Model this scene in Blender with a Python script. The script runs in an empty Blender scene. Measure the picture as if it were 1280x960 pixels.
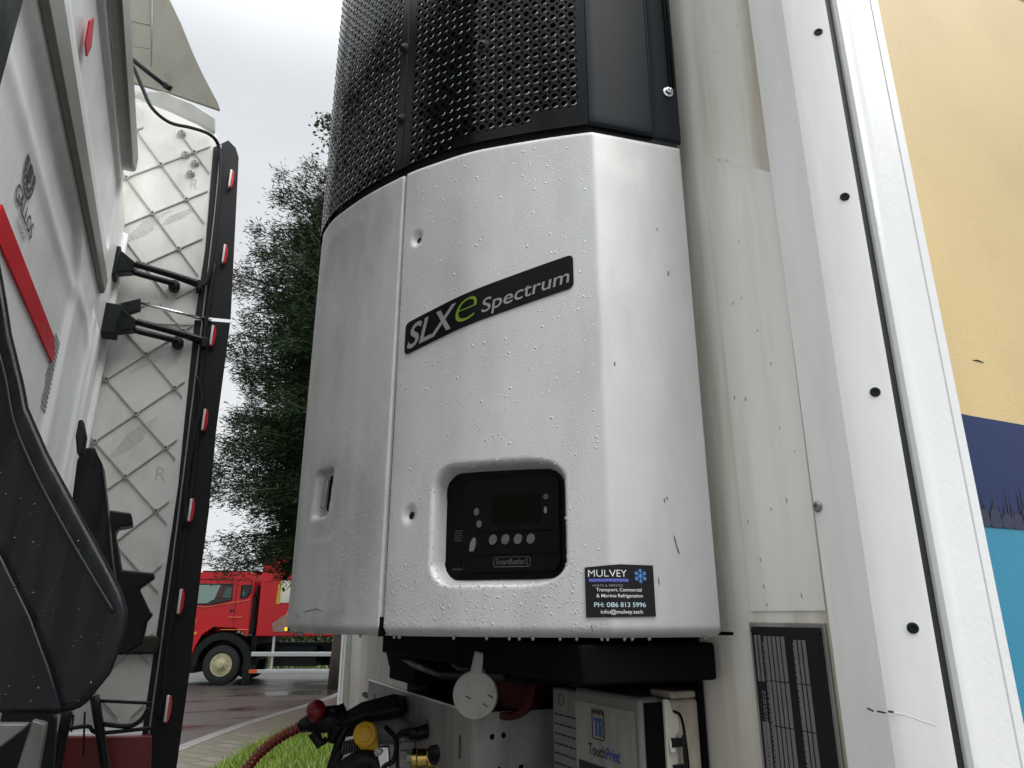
import bpy, bmesh, math, random
import numpy as np
from mathutils import Vector, Matrix
R_ = math.radians
rng = np.random.default_rng(7)
random.seed(7)
sc = bpy.context.scene
COL = sc.collection

# ------------------------------------------------------------------ camera
# world frame: x = towards the trailer's rear, y = across to its far side, z = up; origin at the trailer's near front corner
CAM = np.array([-.66, -.487, 1.73])
PITCH = R_(18)
RT = np.array([.9063, -.4226, 0]); HD = np.array([.4226, .9063, 0])
FW = HD*math.cos(PITCH)+np.array([0, 0, math.sin(PITCH)])
UP = -HD*math.sin(PITCH)+np.array([0, 0, math.cos(PITCH)])
FPX = 890.
cd = bpy.data.cameras.new('camera'); cam = bpy.data.objects.new('camera', cd); COL.objects.link(cam)
cd.sensor_width = 36; cd.lens = 36*FPX/1280; cd.clip_start = .02; cd.clip_end = 4000
M = Matrix(((RT[0], UP[0], -FW[0]), (RT[1], UP[1], -FW[1]), (RT[2], UP[2], -FW[2]))).to_4x4()
M.translation = Vector(CAM); cam.matrix_world = M
sc.camera = cam

# ------------------------------------------------------------------ sky, sun, exposure
SUN_EL, SUN_AZ = R_(48), R_(-56)     # azimuth measured from +x
sd = Vector((math.cos(SUN_EL)*math.cos(SUN_AZ), math.cos(SUN_EL)*math.sin(SUN_AZ), math.sin(SUN_EL)))
w = bpy.data.worlds.new("World"); sc.world = w; w.use_nodes = True
nt = w.node_tree; nt.nodes.clear()
N = nt.nodes.new; L = nt.links.new
out = N('ShaderNodeOutputWorld'); bg = N('ShaderNodeBackground'); bg.inputs['Strength'].default_value = .079
sky = N('ShaderNodeTexSky'); sky.sky_type = 'NISHITA'; sky.sun_disc = False
sky.sun_elevation = SUN_EL; sky.sun_rotation = math.pi/2-SUN_AZ
sky.air_density = 1; sky.dust_density = 3
tc = N('ShaderNodeTexCoord'); mp = N('ShaderNodeMapping'); mp.inputs['Scale'].default_value = (1, 1, 2.2)
ns = N('ShaderNodeTexNoise'); ns.inputs['Scale'].default_value = 1.6; ns.inputs['Detail'].default_value = 6; ns.inputs['Roughness'].default_value = .55
rp = N('ShaderNodeValToRGB'); rp.color_ramp.elements[0].position = .3; rp.color_ramp.elements[1].position = .7
rp.color_ramp.elements[0].color = (6.3, 6.6, 6.9, 1); rp.color_ramp.elements[1].color = (7.8, 7.95, 8.1, 1)
mx = N('ShaderNodeMix'); mx.data_type = 'RGBA'; mx.inputs[0].default_value = .93
L(tc.outputs['Generated'], mp.inputs['Vector']); L(mp.outputs['Vector'], ns.inputs['Vector']); L(ns.outputs['Fac'], rp.inputs['Fac'])
sx = N('ShaderNodeSeparateXYZ'); zr = N('ShaderNodeMapRange'); zr.interpolation_type = 'SMOOTHSTEP'
zr.inputs['From Min'].default_value = .62; zr.inputs['From Max'].default_value = 1.; zr.inputs['To Min'].default_value = .84; zr.inputs['To Max'].default_value = 5.2   # an overcast dome is several times brighter overhead than at the horizon
vm = N('ShaderNodeVectorMath'); vm.operation = 'SCALE'
L(tc.outputs['Generated'], sx.inputs[0]); L(sx.outputs['Z'], zr.inputs['Value'])
L(sky.outputs['Color'], mx.inputs[6]); L(rp.outputs['Color'], mx.inputs[7]); L(mx.outputs[2], vm.inputs[0]); L(zr.outputs['Result'], vm.inputs['Scale']); L(vm.outputs[0], bg.inputs['Color']); L(bg.outputs['Background'], out.inputs['Surface'])
sl = bpy.data.lights.new('sun', 'SUN'); sl.energy = 1.5; sl.angle = R_(45); sl.color = (1, .98, .95)
so = bpy.data.objects.new('sun', sl); COL.objects.link(so)
so.rotation_euler = sd.to_track_quat('Z', 'Y').to_euler(); so.location = (0, 0, 30)
sc.view_settings.view_transform = 'Standard'; sc.view_settings.look = 'None'
sc.view_settings.exposure = .80; sc.view_settings.gamma = 1; sc.view_settings.use_curve_mapping = False
sc.render.engine = 'CYCLES'; sc.cycles.use_denoising = True
sc.cycles.max_bounces = 8; sc.cycles.transparent_max_bounces = 12

# ------------------------------------------------------------------ pixel helpers (1280x960 photo pixel -> point on a real plane)
def ray(x, y): return FW*FPX+RT*(x-640)+UP*(480-y)
def onx(x, y, X): d = ray(x, y); return CAM+d*(X-CAM[0])/d[0]
def ony(x, y, Y): d = ray(x, y); return CAM+d*(Y-CAM[1])/d[1]
def onz(x, y, Z): d = ray(x, y); return CAM+d*(Z-CAM[2])/d[2]
def ond(x, y, D): d = ray(x, y); return CAM+d*D/(d@HD)
def onp(x, y, n, c): d = ray(x, y); n = np.array(n, float); return CAM+d*(c-n@CAM)/(n@d)
def CR(r, d, z=0): P = CAM+RT*r+HD*d; return np.array([P[0], P[1], z])

# ------------------------------------------------------------------ materials
MAT = {}
def mat(name, col, rough=.5, metal=0., var=.08, scale=6., dirt=None, dirt_amt=0., dirt_scale=(14, 14, 1.2), bump=0., bscale=150., coat=0., spec=.5, rvar=0., trans=0., ior=1.45, emit=0.):
    if name in MAT: return MAT[name]
    m = bpy.data.materials.new(name); m.use_nodes = True; t = m.node_tree; b = t.nodes['Principled BSDF']
    n = t.nodes.new; l = t.links.new
    b.inputs['Roughness'].default_value = rough; b.inputs['Metallic'].default_value = metal
    b.inputs['Specular IOR Level'].default_value = spec; b.inputs['Coat Weight'].default_value = coat; b.inputs['Coat Roughness'].default_value = .06
    b.inputs['Transmission Weight'].default_value = trans; b.inputs['IOR'].default_value = ior
    tc = n('ShaderNodeTexCoord')
    nz = n('ShaderNodeTexNoise'); nz.inputs['Scale'].default_value = scale; nz.inputs['Detail'].default_value = 8; nz.inputs['Roughness'].default_value = .6
    l(tc.outputs['Object'], nz.inputs['Vector'])
    c = n('ShaderNodeMix'); c.data_type = 'RGBA'
    col = np.array(col, float)
    c.inputs[6].default_value = (*np.clip(col*(1-var*2), 0, 1), 1); c.inputs[7].default_value = (*np.clip(col*(1+var*2), 0, 1), 1)
    l(nz.outputs['Fac'], c.inputs[0]); last = c.outputs[2]
    if dirt is not None:
        mp = n('ShaderNodeMapping'); mp.inputs['Scale'].default_value = dirt_scale
        n2 = n('ShaderNodeTexNoise'); n2.inputs['Scale'].default_value = 1.5; n2.inputs['Detail'].default_value = 9; n2.inputs['Roughness'].default_value = .65
        r2 = n('ShaderNodeValToRGB'); r2.color_ramp.elements[0].position = .45; r2.color_ramp.elements[1].position = .75
        r2.color_ramp.elements[0].color = (0, 0, 0, 1); r2.color_ramp.elements[1].color = (dirt_amt,)*3+(1,)
        c2 = n('ShaderNodeMix'); c2.data_type = 'RGBA'; c2.inputs[7].default_value = (*dirt, 1)
        l(tc.outputs['Object'], mp.inputs['Vector']); l(mp.outputs['Vector'], n2.inputs['Vector']); l(n2.outputs['Fac'], r2.inputs['Fac'])
        l(r2.outputs['Color'], c2.inputs[0]); l(last, c2.inputs[6]); last = c2.outputs[2]
    l(last, b.inputs['Base Color'])
    if rvar:
        mr = n('ShaderNodeMapRange'); mr.inputs['From Min'].default_value = .3; mr.inputs['From Max'].default_value = .7
        mr.inputs['To Min'].default_value = max(.02, rough-rvar); mr.inputs['To Max'].default_value = rough+rvar
        n3 = n('ShaderNodeTexNoise'); n3.inputs['Scale'].default_value = scale*2.7; n3.inputs['Detail'].default_value = 5
        l(tc.outputs['Object'], n3.inputs['Vector']); l(n3.outputs['Fac'], mr.inputs['Value']); l(mr.outputs['Result'], b.inputs['Roughness'])
    if bump:
        n4 = n('ShaderNodeTexNoise'); n4.inputs['Scale'].default_value = bscale; n4.inputs['Detail'].default_value = 4
        bp = n('ShaderNodeBump'); bp.inputs['Strength'].default_value = bump; bp.inputs['Distance'].default_value = .002
        l(tc.outputs['Object'], n4.inputs['Vector']); l(n4.outputs['Fac'], bp.inputs['Height']); l(bp.outputs['Normal'], b.inputs['Normal'])
    if emit:
        b.inputs['Emission Color'].default_value = (*col, 1); b.inputs['Emission Strength'].default_value = emit
    MAT[name] = m; return m

silver = mat('silver_paint', (.555, .557, .555), .46, .32, .06, 5, (.30, .285, .26), .38, (8, 8, 2.2), .10, 1200, spec=.4, rvar=.07)
cream = mat('cream_wall', (.76, .745, .685), .45, 0, .05, 4, (.36, .31, .22), .7, (10, 10, .8), .06, 60, coat=.1)
white = mat('white_frame', (.72, .73, .73), .38, 0, .04, 5, (.5, .49, .46), .35, (9, 9, 1.2), .1, 70)
postgrey = mat('white_post', (.80, .805, .79), .4, 0, .03, 5, (.5, .47, .41), .4, (8, 8, .9), .12, 45)
wetwhite = mat('wet_white', (.66, .67, .675), .34, 0, .03, 6, (.6, .6, .58), .3, (9, 9, 1.2), bump=.22, bscale=120, coat=.2)
blackp = mat('black_plastic', (.006, .0085, .0095), .45, 0, .2, 8, (.03, .029, .027), .3, (10, 10, 1), .15, 220, rvar=.1, spec=.25)
wetblack = mat('wet_black_plastic', (.006, .0065, .008), .32, 0, .25, 7, (.022, .024, .027), .6, (22, 22, .7), .2, 160, rvar=.14, spec=.2)
rubber = mat('black_rubber', (.010, .0105, .012), .6, 0, .2, 10, bump=.2, spec=.3)
grillep = mat('grille_paint', (.0035, .0045, .0048), .16, 0, .1, 6, (.010, .010, .010), .2, bump=.03, bscale=300, spec=.22)
slate = mat('slate_plastic', (.016, .020, .024), .38, 0, .08, 4, (.026, .032, .037), .3, (8, 8, .8), .03, 120, spec=.09)
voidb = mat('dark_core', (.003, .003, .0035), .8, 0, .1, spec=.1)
glossb = mat('gloss_black', (.0022, .0022, .0025), .4, 0, .1, 10, bump=.03, spec=.1)
dispm = mat('display_glass', (.0025, .0025, .0015), .45, 0, .05, spec=.05)
keym = mat('key_print', (.07, .07, .067), .5, 0, .3, 90)
chrome = mat('chrome', (.75, .75, .76), .14, 1, .05)
steel = mat('galvanised_steel', (.34, .335, .32), .45, .45, .16, 9, (.07, .06, .05), .8, (7, 7, 2), .1, 60)
brass = mat('brass', (.55, .38, .12), .25, 1, .15, 20)
badgeb = mat('badge_black', (.004, .004, .005), .35, 0, .05, spec=.16)
lettergrey = mat('letter_grey', (.24, .235, .225), .4, .2, .04)
lettergreen = mat('letter_green', (.12, .20, .010), .4, 0, .04)
stickb = mat('sticker_black', (.009, .009, .01), .45, 0, .1, bump=.03, spec=.25)
inkw = mat('ink_white', (.72, .74, .74), .5, 0, .02)
inkblue = mat('ink_blue', (.05, .07, .35), .5, 0, .04)
inkice = mat('ink_ice_blue', (.12, .28, .7), .5, 0, .04)
inkdark = mat('ink_dark', (.014, .014, .015), .5, 0, .05, spec=.2)
inkgrey = mat('ink_grey', (.30, .30, .29), .5, 0, .05)
navyink = mat('navy_ink', (.02, .07, .26), .5, 0, .05)
tan_lab = mat('label_paper', (.27, .265, .24), .5, 0, .06, 14, (.09, .08, .055), .6, (20, 20, 6))
dirtyplastic = mat('dirty_white_plastic', (.46, .41, .34), .5, 0, .1, 12, (.16, .12, .08), .7, (14, 14, 6), .2, 90)
greyplastic = mat('grey_cover', (.17, .17, .16), .45, 0, .08, 10, (.1, .09, .07), .5, (12, 12, 4), .1, 90)
capgrey = mat('cap_grey', (.40, .39, .37), .5, 0, .08, 14, (.12, .11, .09), .5, (20, 20, 8), .1, 90)
cabwhite = mat('cab_paint', (.89, .90, .90), .38, 0, .03, 3, (.5, .49, .46), .35, (5, 5, 1.2), .05, 40, coat=.12, spec=.35)
cabshade = mat('cab_trim_shade', (.22, .22, .185), .4, 0, .06, 5, (.1, .1, .08), .4)  # shade on the undersides of ledge and gutter put into the colour
fairw = mat('fairing_inner', (.66, .665, .63), .5, 0, .05, 4, (.25, .23, .17), .45, (5, 5, 2), .12, 70)
fairribs = mat('fairing_ribs', (.40, .40, .37), .55, 0, .08)
redref = mat('red_reflector', (.62, .006, .02), .4, 0, .12, 30, (.35, .006, .012), .6, (40, 40, 12), .2, 500, spec=.25)
redlens = mat('red_lens', (.55, .01, .025), .15, 0, .05, coat=.4)
whitelens = mat('white_lens', (.7, .68, .64), .25, 0, .05)
redpaint = mat('red_chassis_paint', (.16, .008, .01), .35, 0, .12, 8, (.03, .02, .02), .5)
redplastic = mat('red_plastic', (.15, .006, .010), .35, 0, .1)
yellowp = mat('yellow_plastic', (.62, .34, .008), .38, 0, .08, 20, (.25, .12, .01), .5, (30, 30, 20))
truckred = mat('truck_red', (.50, .005, .010), .28, 0, .05, 3, (.22, .006, .01), .3, coat=.1)
tyre = mat('tyre', (.014, .014, .014), .7, 0, .15, 12, bump=.2)
rimm = mat('rim_cream', (.45, .42, .26), .4, .2, .1, 12, (.12, .1, .06), .4)
railm = mat('rail_aluminium', (.52, .53, .53), .35, .5, .06)
orangem = mat('hi_vis_orange', (.75, .09, .015), .6, 0, .08)
skin = mat('skin', (.42, .24, .17), .5, 0, .05)

def glassmat():
    m = bpy.data.materials.new('window_glass'); m.use_nodes = True; t = m.node_tree; t.nodes.clear()
    o = t.nodes.new('ShaderNodeOutputMaterial'); mx = t.nodes.new('ShaderNodeMixShader'); g = t.nodes.new('ShaderNodeBsdfGlossy'); tr = t.nodes.new('ShaderNodeBsdfTransparent')
    fr = t.nodes.new('ShaderNodeFresnel'); fr.inputs['IOR'].default_value = 1.45
    g.inputs['Roughness'].default_value = .03; g.inputs['Color'].default_value = (.9, 1, .96, 1); tr.inputs['Color'].default_value = (.42, .50, .47, 1)
    t.links.new(fr.outputs[0], mx.inputs[0]); t.links.new(tr.outputs[0], mx.inputs[1]); t.links.new(g.outputs[0], mx.inputs[2]); t.links.new(mx.outputs[0], o.inputs[0])
    return m
glass = glassmat()
water = mat('rain_bead', (.46, .465, .47), .14, .3, .03, 5, coat=.7, spec=.6)
waterdark = mat('rain_bead_on_black', (.02, .021, .023), .1, 0, .03, 5, coat=.8)

# ------------------------------------------------------------------ object helpers
def tag(o, label=None, cat=None, group=None, kind=None):
    if label: o['label'] = label
    if cat: o['category'] = cat
    if group: o['group'] = group
    if kind: o['kind'] = kind
    return o
def thing(name, label, cat, loc=(0, 0, 0), rz=0, group=None):
    o = bpy.data.objects.new(name, None); COL.objects.link(o); o.location = loc; o.rotation_euler = (0, 0, rz); o.empty_display_size = .2
    return tag(o, label, cat, group)
def base(parent):
    p = np.zeros(3)
    while parent is not None: p += np.array(parent.location); parent = parent.parent
    return p
def obj(name, V, F, m, parent=None, smooth=False, closed=True, local=False):
    """one mesh object; V in world coordinates unless local, then relative to the parent's own frame"""
    V = np.asarray(V, float)
    if parent is not None and not local: V = V-base(parent)
    me = bpy.data.meshes.new(name); me.from_pydata(V.tolist() if isinstance(V, np.ndarray) else V, [], [list(map(int, f)) for f in F])
    if closed:
        b = bmesh.new(); b.from_mesh(me); bmesh.ops.recalc_face_normals(b, faces=b.faces); b.to_mesh(me); b.free()
    if smooth is True: me.polygons.foreach_set('use_smooth', [True]*len(me.polygons))
    elif smooth:
        me.polygons.foreach_set('use_smooth', [True]*len(me.polygons)); me.set_sharp_from_angle(angle=R_(smooth))
    me.materials.append(m); me.update()
    o = bpy.data.objects.new(name, me); COL.objects.link(o)
    if parent is not None: o.parent = parent
    return o
def bevel(o, wd, seg=2, ang=35):
    md = o.modifiers.new('bevel', 'BEVEL'); md.width = wd; md.segments = seg; md.limit_method = 'ANGLE'; md.angle_limit = R_(ang); md.harden_normals = False
    o.data.polygons.foreach_set('use_smooth', [True]*len(o.data.polygons)); o.data.set_sharp_from_angle(angle=R_(50))
    return o
class MB:
    def __init__(s): s.V = []; s.F = []
    def add(s, V, F):
        k = len(s.V); s.V += [list(map(float, v)) for v in V]; s.F += [[i+k for i in f] for f in F]; return s
    def box(s, x0, x1, y0, y1, z0, z1):
        V = [(x, y, z) for x in (x0, x1) for y in (y0, y1) for z in (z0, z1)]
        return s.add(V, [(0, 1, 3, 2), (4, 6, 7, 5), (0, 4, 5, 1), (2, 3, 7, 6), (0, 2, 6, 4), (1, 5, 7, 3)])
    def prism(s, pts, vec):
        n = len(pts); P = [np.array(p, float) for p in pts]; v = np.array(vec, float)
        return s.add(P+[p+v for p in P], [list(range(n))[::-1], list(range(n, 2*n))]+[(i, (i+1) % n, n+(i+1) % n, n+i) for i in range(n)])
    def tube(s, pts, r, seg=10, caps=True):
        P = [np.array(p, float) for p in pts]; n = len(P)
        rs = r if hasattr(r, '__len__') else [r]*n
        ref = None; V = []; F = []
        for i in range(n):
            t = P[min(i+1, n-1)]-P[max(i-1, 0)]; t /= np.linalg.norm(t)+1e-12
            if ref is None: ref = np.cross(t, (0, 0, 1) if abs(t[2]) < .9 else (1, 0, 0))
            ref = ref-t*(ref@t); ref /= np.linalg.norm(ref); b = np.cross(t, ref)
            for k in range(seg):
                a = 2*math.pi*k/seg; V.append(P[i]+rs[i]*(ref*math.cos(a)+b*math.sin(a)))
        for i in range(n-1):
            for k in range(seg): F.append((i*seg+k, i*seg+(k+1) % seg, (i+1)*seg+(k+1) % seg, (i+1)*seg+k))
        if caps: F += [list(range(seg))[::-1], [(n-1)*seg+k for k in range(seg)]]
        return s.add(V, F)
    def lathe(s, c, axis, prof, seg=24):
        """prof: (distance along axis, radius)"""
        c = np.array(c, float); a = np.array(axis, float); a /= np.linalg.norm(a)
        return s.tube([c+a*h for h, _ in prof], [max(r, 1e-4) for _, r in prof], seg) if False else s._lathe(c, a, prof, seg)
    def _lathe(s, c, a, prof, seg):
        ref = np.cross(a, (0, 0, 1) if abs(a[2]) < .9 else (1, 0, 0)); ref /= np.linalg.norm(ref); b = np.cross(a, ref)
        V = []; F = []
        for h, r in prof:
            for k in range(seg):
                t = 2*math.pi*k/seg; V.append(c+a*h+max(r, 1e-4)*(ref*math.cos(t)+b*math.sin(t)))
        n = len(prof)
        for i in range(n-1):
            for k in range(seg): F.append((i*seg+k, i*seg+(k+1) % seg, (i+1)*seg+(k+1) % seg, (i+1)*seg+k))
        F += [list(range(seg))[::-1], [(n-1)*seg+k for k in range(seg)]]
        return s.add(V, F)
    def build(s, name, m, parent=None, smooth=False, local=False, bev=0, seg=2):
        o = obj(name, s.V, s.F, m, parent, smooth, True, local)
        if bev: bevel(o, bev, seg)
        return o
def smooth_path(P, n=10):
    P = [np.array(p, float) for p in P]; P = [2*P[0]-P[1]]+P+[2*P[-1]-P[-2]]; o = []
    for i in range(1, len(P)-2):
        a, b, c, d = P[i-1:i+3]
        for k in range(n):
            t = k/n; o.append(.5*(2*b+(c-a)*t+(2*a-5*b+4*c-d)*t*t+(-a+3*b-3*c+d)*t**3))
    o.append(P[-2]); return o
def rrect(x0, x1, y0, y1, r, n=6):
    o = []
    for cx, cy, a0 in ((x1-r, y1-r, 0), (x0+r, y1-r, 90), (x0+r, y0+r, 180), (x1-r, y0+r, 270)):
        for k in range(n+1):
            a = R_(a0+90*k/n); o.append((cx+r*math.cos(a), cy+r*math.sin(a)))
    return o
_tcache = {}
def text2d(txt, size=1., shear=0., bold=0., space=1., align='LEFT'):
    cu = bpy.data.curves.new('t', 'FONT'); cu.body = txt; cu.size = size; cu.shear = shear; cu.offset = bold; cu.space_character = space; cu.align_x = align
    cu.resolution_u = 5; cu.fill_mode = 'FRONT'
    o = bpy.data.objects.new('t', cu); COL.objects.link(o); bpy.context.view_layer.update()
    me = bpy.data.meshes.new_from_object(o.evaluated_get(bpy.context.evaluated_depsgraph_get()))
    V = np.array([v.co[:2] for v in me.vertices]).reshape(-1, 2); F = [list(p.vertices) for p in me.polygons]
    bpy.data.objects.remove(o); bpy.data.curves.remove(cu); bpy.data.meshes.remove(me)
    return V, F
def fit(V, x0, x1, y0, y1):
    a = V.min(0); b = V.max(0); return np.c_[x0+(V[:, 0]-a[0])/(b[0]-a[0])*(x1-x0), y0+(V[:, 1]-a[1])/(b[1]-a[1])*(y1-y0)]

# ================================================================== SETTING
def smoothstep(x): x = np.clip(x, 0, 1); return x*x*(3-2*x)
def groundmat(name, ca, cb, rough, puddle=0, scale=.6, bump=.5):
    m = bpy.data.materials.new(name); m.use_nodes = True; t = m.node_tree; b = t.nodes['Principled BSDF']; n = t.nodes.new; l = t.links.new
    tc = n('ShaderNodeTexCoord'); a = n('ShaderNodeTexNoise'); a.inputs['Scale'].default_value = 45; a.inputs['Detail'].default_value = 8
    c = n('ShaderNodeMix'); c.data_type = 'RGBA'; c.inputs[6].default_value = (*ca, 1); c.inputs[7].default_value = (*cb, 1)
    l(tc.outputs['Object'], a.inputs['Vector']); l(a.outputs['Fac'], c.inputs[0]); l(c.outputs[2], b.inputs['Base Color'])
    p = n('ShaderNodeTexNoise'); p.inputs['Scale'].default_value = scale; p.inputs['Detail'].default_value = 4
    mp = n('ShaderNodeMapping'); mp.inputs['Rotation'].default_value = (0, 0, R_(-25)); mp.inputs['Scale'].default_value = (.35, 1.3, 1)
    l(tc.outputs['Object'], mp.inputs['Vector']); l(mp.outputs['Vector'], p.inputs['Vector'])
    r = n('ShaderNodeMapRange'); r.inputs['From Min'].default_value = .5-puddle; r.inputs['From Max'].default_value = .62-puddle; r.inputs['To Min'].default_value = rough; r.inputs['To Max'].default_value = .13
    l(p.outputs['Fac'], r.inputs['Value']); l(r.outputs['Result'], b.inputs['Roughness'])
    bp = n('ShaderNodeBump'); bp.inputs['Distance'].default_value = .01
    st = n('ShaderNodeMapRange'); st.inputs['From Min'].default_value = .13; st.inputs['From Max'].default_value = rough; st.inputs['To Min'].default_value = .02; st.inputs['To Max'].default_value = bump
    l(r.outputs['Result'], st.inputs['Value']); l(st.outputs['Result'], bp.inputs['Strength']); l(a.outputs['Fac'], bp.inputs['Height']); l(bp.outputs['Normal'], b.inputs['Normal'])
    return m
asph = groundmat('wet_asphalt', (.014, .0115, .010), (.048, .040, .034), .46, -.005)
yard = groundmat('wet_yard', (.04, .038, .036), (.09, .085, .08), .5, 0)
earth = groundmat('field', (.03, .05, .015), (.06, .09, .03), .9, -.4)
tag(obj('ground', [(-900, -900, -.012), (900, -900, -.012), (900, 900, -.012), (-900, 900, -.012)], [(0, 1, 2, 3)], earth, closed=False), kind='structure')
yq = [CR(-40, -30, -.006), CR(60, -30, -.006), CR(60, 9.6, -.006), CR(-40, 9.6, -.006)]
tag(obj('yard', yq, [(0, 1, 2, 3)], yard, closed=False), kind='structure')
rq = [CR(-90, 8.0, 0), CR(90, 8.0, 0), CR(90, 26.5, 0), CR(-90, 26.5, 0)]
tag(obj('road', rq, [(0, 1, 2, 3)], asph, closed=False), kind='structure')
# kerb, pavement and grass on the near side of the road
kl = [np.array(p) for p in [(-1.3, 8.2), (-.75, 9.7), (-.22, 10.92), (.69, 12.65), (2.5, 15.61), (3.78, 18.3), (5.4, 20.6), (9, 22.6), (20, 21)]]
kl = np.array(smooth_path(kl, 8)); tg = np.gradient(kl, axis=0); tg /= np.linalg.norm(tg, axis=1)[:, None]; nr = np.c_[tg[:, 1], -tg[:, 0]]
def strip(a, b, za, zb): # between offsets a and b from the kerb line
    P = kl+nr*a; Q = kl+nr*b; n = len(kl)
    return np.r_[np.c_[P, np.full(n, za)], np.c_[Q, np.full(n, zb)]], [(i, i+1, n+i+1, n+i) for i in range(n-1)]
kerbm = mat('kerb_concrete', (.15, .14, .128), .6, 0, .15, 4, (.08, .08, .06), .6, (3, 3, 3), .3, 60)
b = MB()
b.add(*strip(0, .03, 0, .10)); b.add(*strip(.03, .24, .10, .105)); b.add(*strip(.24, .25, .105, .06))
tag(obj('kerb', b.V, b.F, kerbm, closed=False), kind='structure')
def pavemat():
    m = bpy.data.materials.new('paving_sets'); m.use_nodes = True; t = m.node_tree; bs = t.nodes['Principled BSDF']; n = t.nodes.new; l = t.links.new
    tc = n('ShaderNodeTexCoord'); mp = n('ShaderNodeMapping'); mp.inputs['Rotation'].default_value = (0, 0, R_(60))
    br = n('ShaderNodeTexBrick'); br.inputs['Scale'].default_value = 1.15; br.inputs['Mortar Size'].default_value = .028
    br.inputs['Color1'].default_value = (.075, .06, .052, 1); br.inputs['Color2'].default_value = (.115, .095, .083, 1); br.inputs['Mortar'].default_value = (.04, .06, .015, 1)
    l(tc.outputs['Object'], mp.inputs['Vector']); l(mp.outputs['Vector'], br.inputs['Vector'])
    nz = n('ShaderNodeTexNoise'); nz.inputs['Scale'].default_value = 7; nz.inputs['Detail'].default_value = 6
    rr = n('ShaderNodeValToRGB'); rr.color_ramp.elements[0].position = .55; rr.color_ramp.elements[1].position = .68
    mx = n('ShaderNodeMix'); mx.data_type = 'RGBA'; mx.inputs[7].default_value = (.06, .10, .025, 1)
    l(tc.outputs['Object'], nz.inputs['Vector']); l(nz.outputs['Fac'], rr.inputs['Fac']); l(rr.outputs['Color'], mx.inputs[0]); l(br.outputs['Color'], mx.inputs[6]); l(mx.outputs[2], bs.inputs['Base Color'])
    bs.inputs['Roughness'].default_value = .4
    bp = n('ShaderNodeBump'); bp.inputs['Distance'].default_value = .02; bp.inputs['Strength'].default_value = .6; bp.invert = True
    l(br.outputs['Fac'], bp.inputs['Height']); l(bp.outputs['Normal'], bs.inputs['Normal'])
    return m
v, f_ = strip(.25, 1.15, .10, .10)
tag(obj('pavement', v, f_, pavemat(), closed=False), kind='structure')
soil = mat('soil', (.05, .07, .02), .9, 0, .2, 3)
v, f_ = strip(1.15, 9, .10, .10)
tag(obj('turf', v, f_, soil, closed=False), kind='structure')
def leafmat(name, ca, cb, rough=.6):
    m = bpy.data.materials.new(name); m.use_nodes = True; t = m.node_tree; bs = t.nodes['Principled BSDF']; n = t.nodes.new; l = t.links.new
    g = n('ShaderNodeNewGeometry'); c = n('ShaderNodeMix'); c.data_type = 'RGBA'; c.inputs[6].default_value = (*ca, 1); c.inputs[7].default_value = (*cb, 1)
    l(g.outputs['Random Per Island'], c.inputs[0]); l(c.outputs[2], bs.inputs['Base Color']); bs.inputs['Roughness'].default_value = rough; bs.inputs['Specular IOR Level'].default_value = .3
    return m
grassm = leafmat('grass_blades', (.05, .09, .010), (.17, .24, .03))
def blades(n, pos, h0, h1, wd):
    a = rng.uniform(0, 2*math.pi, n); h = rng.uniform(h0, h1, n); ln = rng.normal(0, .45, (n, 2))*h[:, None]
    dx = np.c_[np.cos(a), np.sin(a), np.zeros(n)]*wd
    V = np.stack([pos-dx, pos+dx, pos+np.c_[ln, h]], 1).reshape(-1, 3); return V, np.arange(3*n).reshape(-1, 3)
n = 52000
i = rng.uniform(0, len(kl)*.62, n); o_ = 1.12+rng.uniform(0, 1, n)**1.3*3.8; i0 = i.astype(int); fr = (i-i0)[:, None]
p = (kl[i0]*(1-fr)+kl[i0+1]*fr)+(nr[i0]*(1-fr)+nr[i0+1]*fr)*o_[:, None]
V, F = blades(n, np.c_[p, np.full(n, .10)], .04, .14, .006)
tag(obj('grass', V, F, grassm, closed=False), 'short wet green grass beside the paving and kerb', 'grass', kind='stuff')
n = 16000
r = rng.uniform(-16, 6, n); d = rng.uniform(26.3, 29.5, n)
p = CAM+r[:, None]*RT+d[:, None]*HD; p[:, 2] = 0
V, F = blades(n, p, .12, .5, .025)
tag(obj('grass_verge', V, F, leafmat('verge_blades', (.04, .07, .015), (.10, .15, .03)), closed=False), 'rough grass verge along the far edge of the wet road', 'grass verge', kind='stuff')

# ------------------------------------------------------------------ trees
def sprays(P, D, per, ln, wd, spread, droop=.0, jit=.75):
    n = len(P)*per; p = np.repeat(P, per, 0); d = np.repeat(D, per, 0)
    p = p+rng.normal(0, spread, (n, 3)); d = d+rng.normal(0, jit, (n, 3)); d[:, 2] -= droop; d /= np.linalg.norm(d, axis=1)[:, None]
    s = np.cross(d, rng.normal(0, 1, (n, 3))); s /= np.linalg.norm(s, axis=1)[:, None]
    l = rng.uniform(.5, 1.2, n)[:, None]*ln; wv = rng.uniform(.6, 1.2, n)[:, None]*wd
    V = np.stack([p, p+d*l*.45+s*wv, p+d*l, p+d*l*.45-s*wv], 1).reshape(-1, 3)
    return V, np.arange(4*n).reshape(-1, 4)
def fastquads(name, V, F, m, parent):
    V = np.asarray(V, np.float32)-base(parent).astype(np.float32); me = bpy.data.meshes.new(name); n = len(F)
    me.vertices.add(len(V)); me.vertices.foreach_set('co', V.ravel()); me.loops.add(n*4); me.loops.foreach_set('vertex_index', np.asarray(F, np.int32).ravel())
    me.polygons.add(n); me.polygons.foreach_set('loop_start', np.arange(0, n*4, 4, dtype=np.int32)); me.update(calc_edges=True); me.validate()
    me.materials.append(m); o = bpy.data.objects.new(name, me); COL.objects.link(o); o.parent = parent; return o
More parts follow.
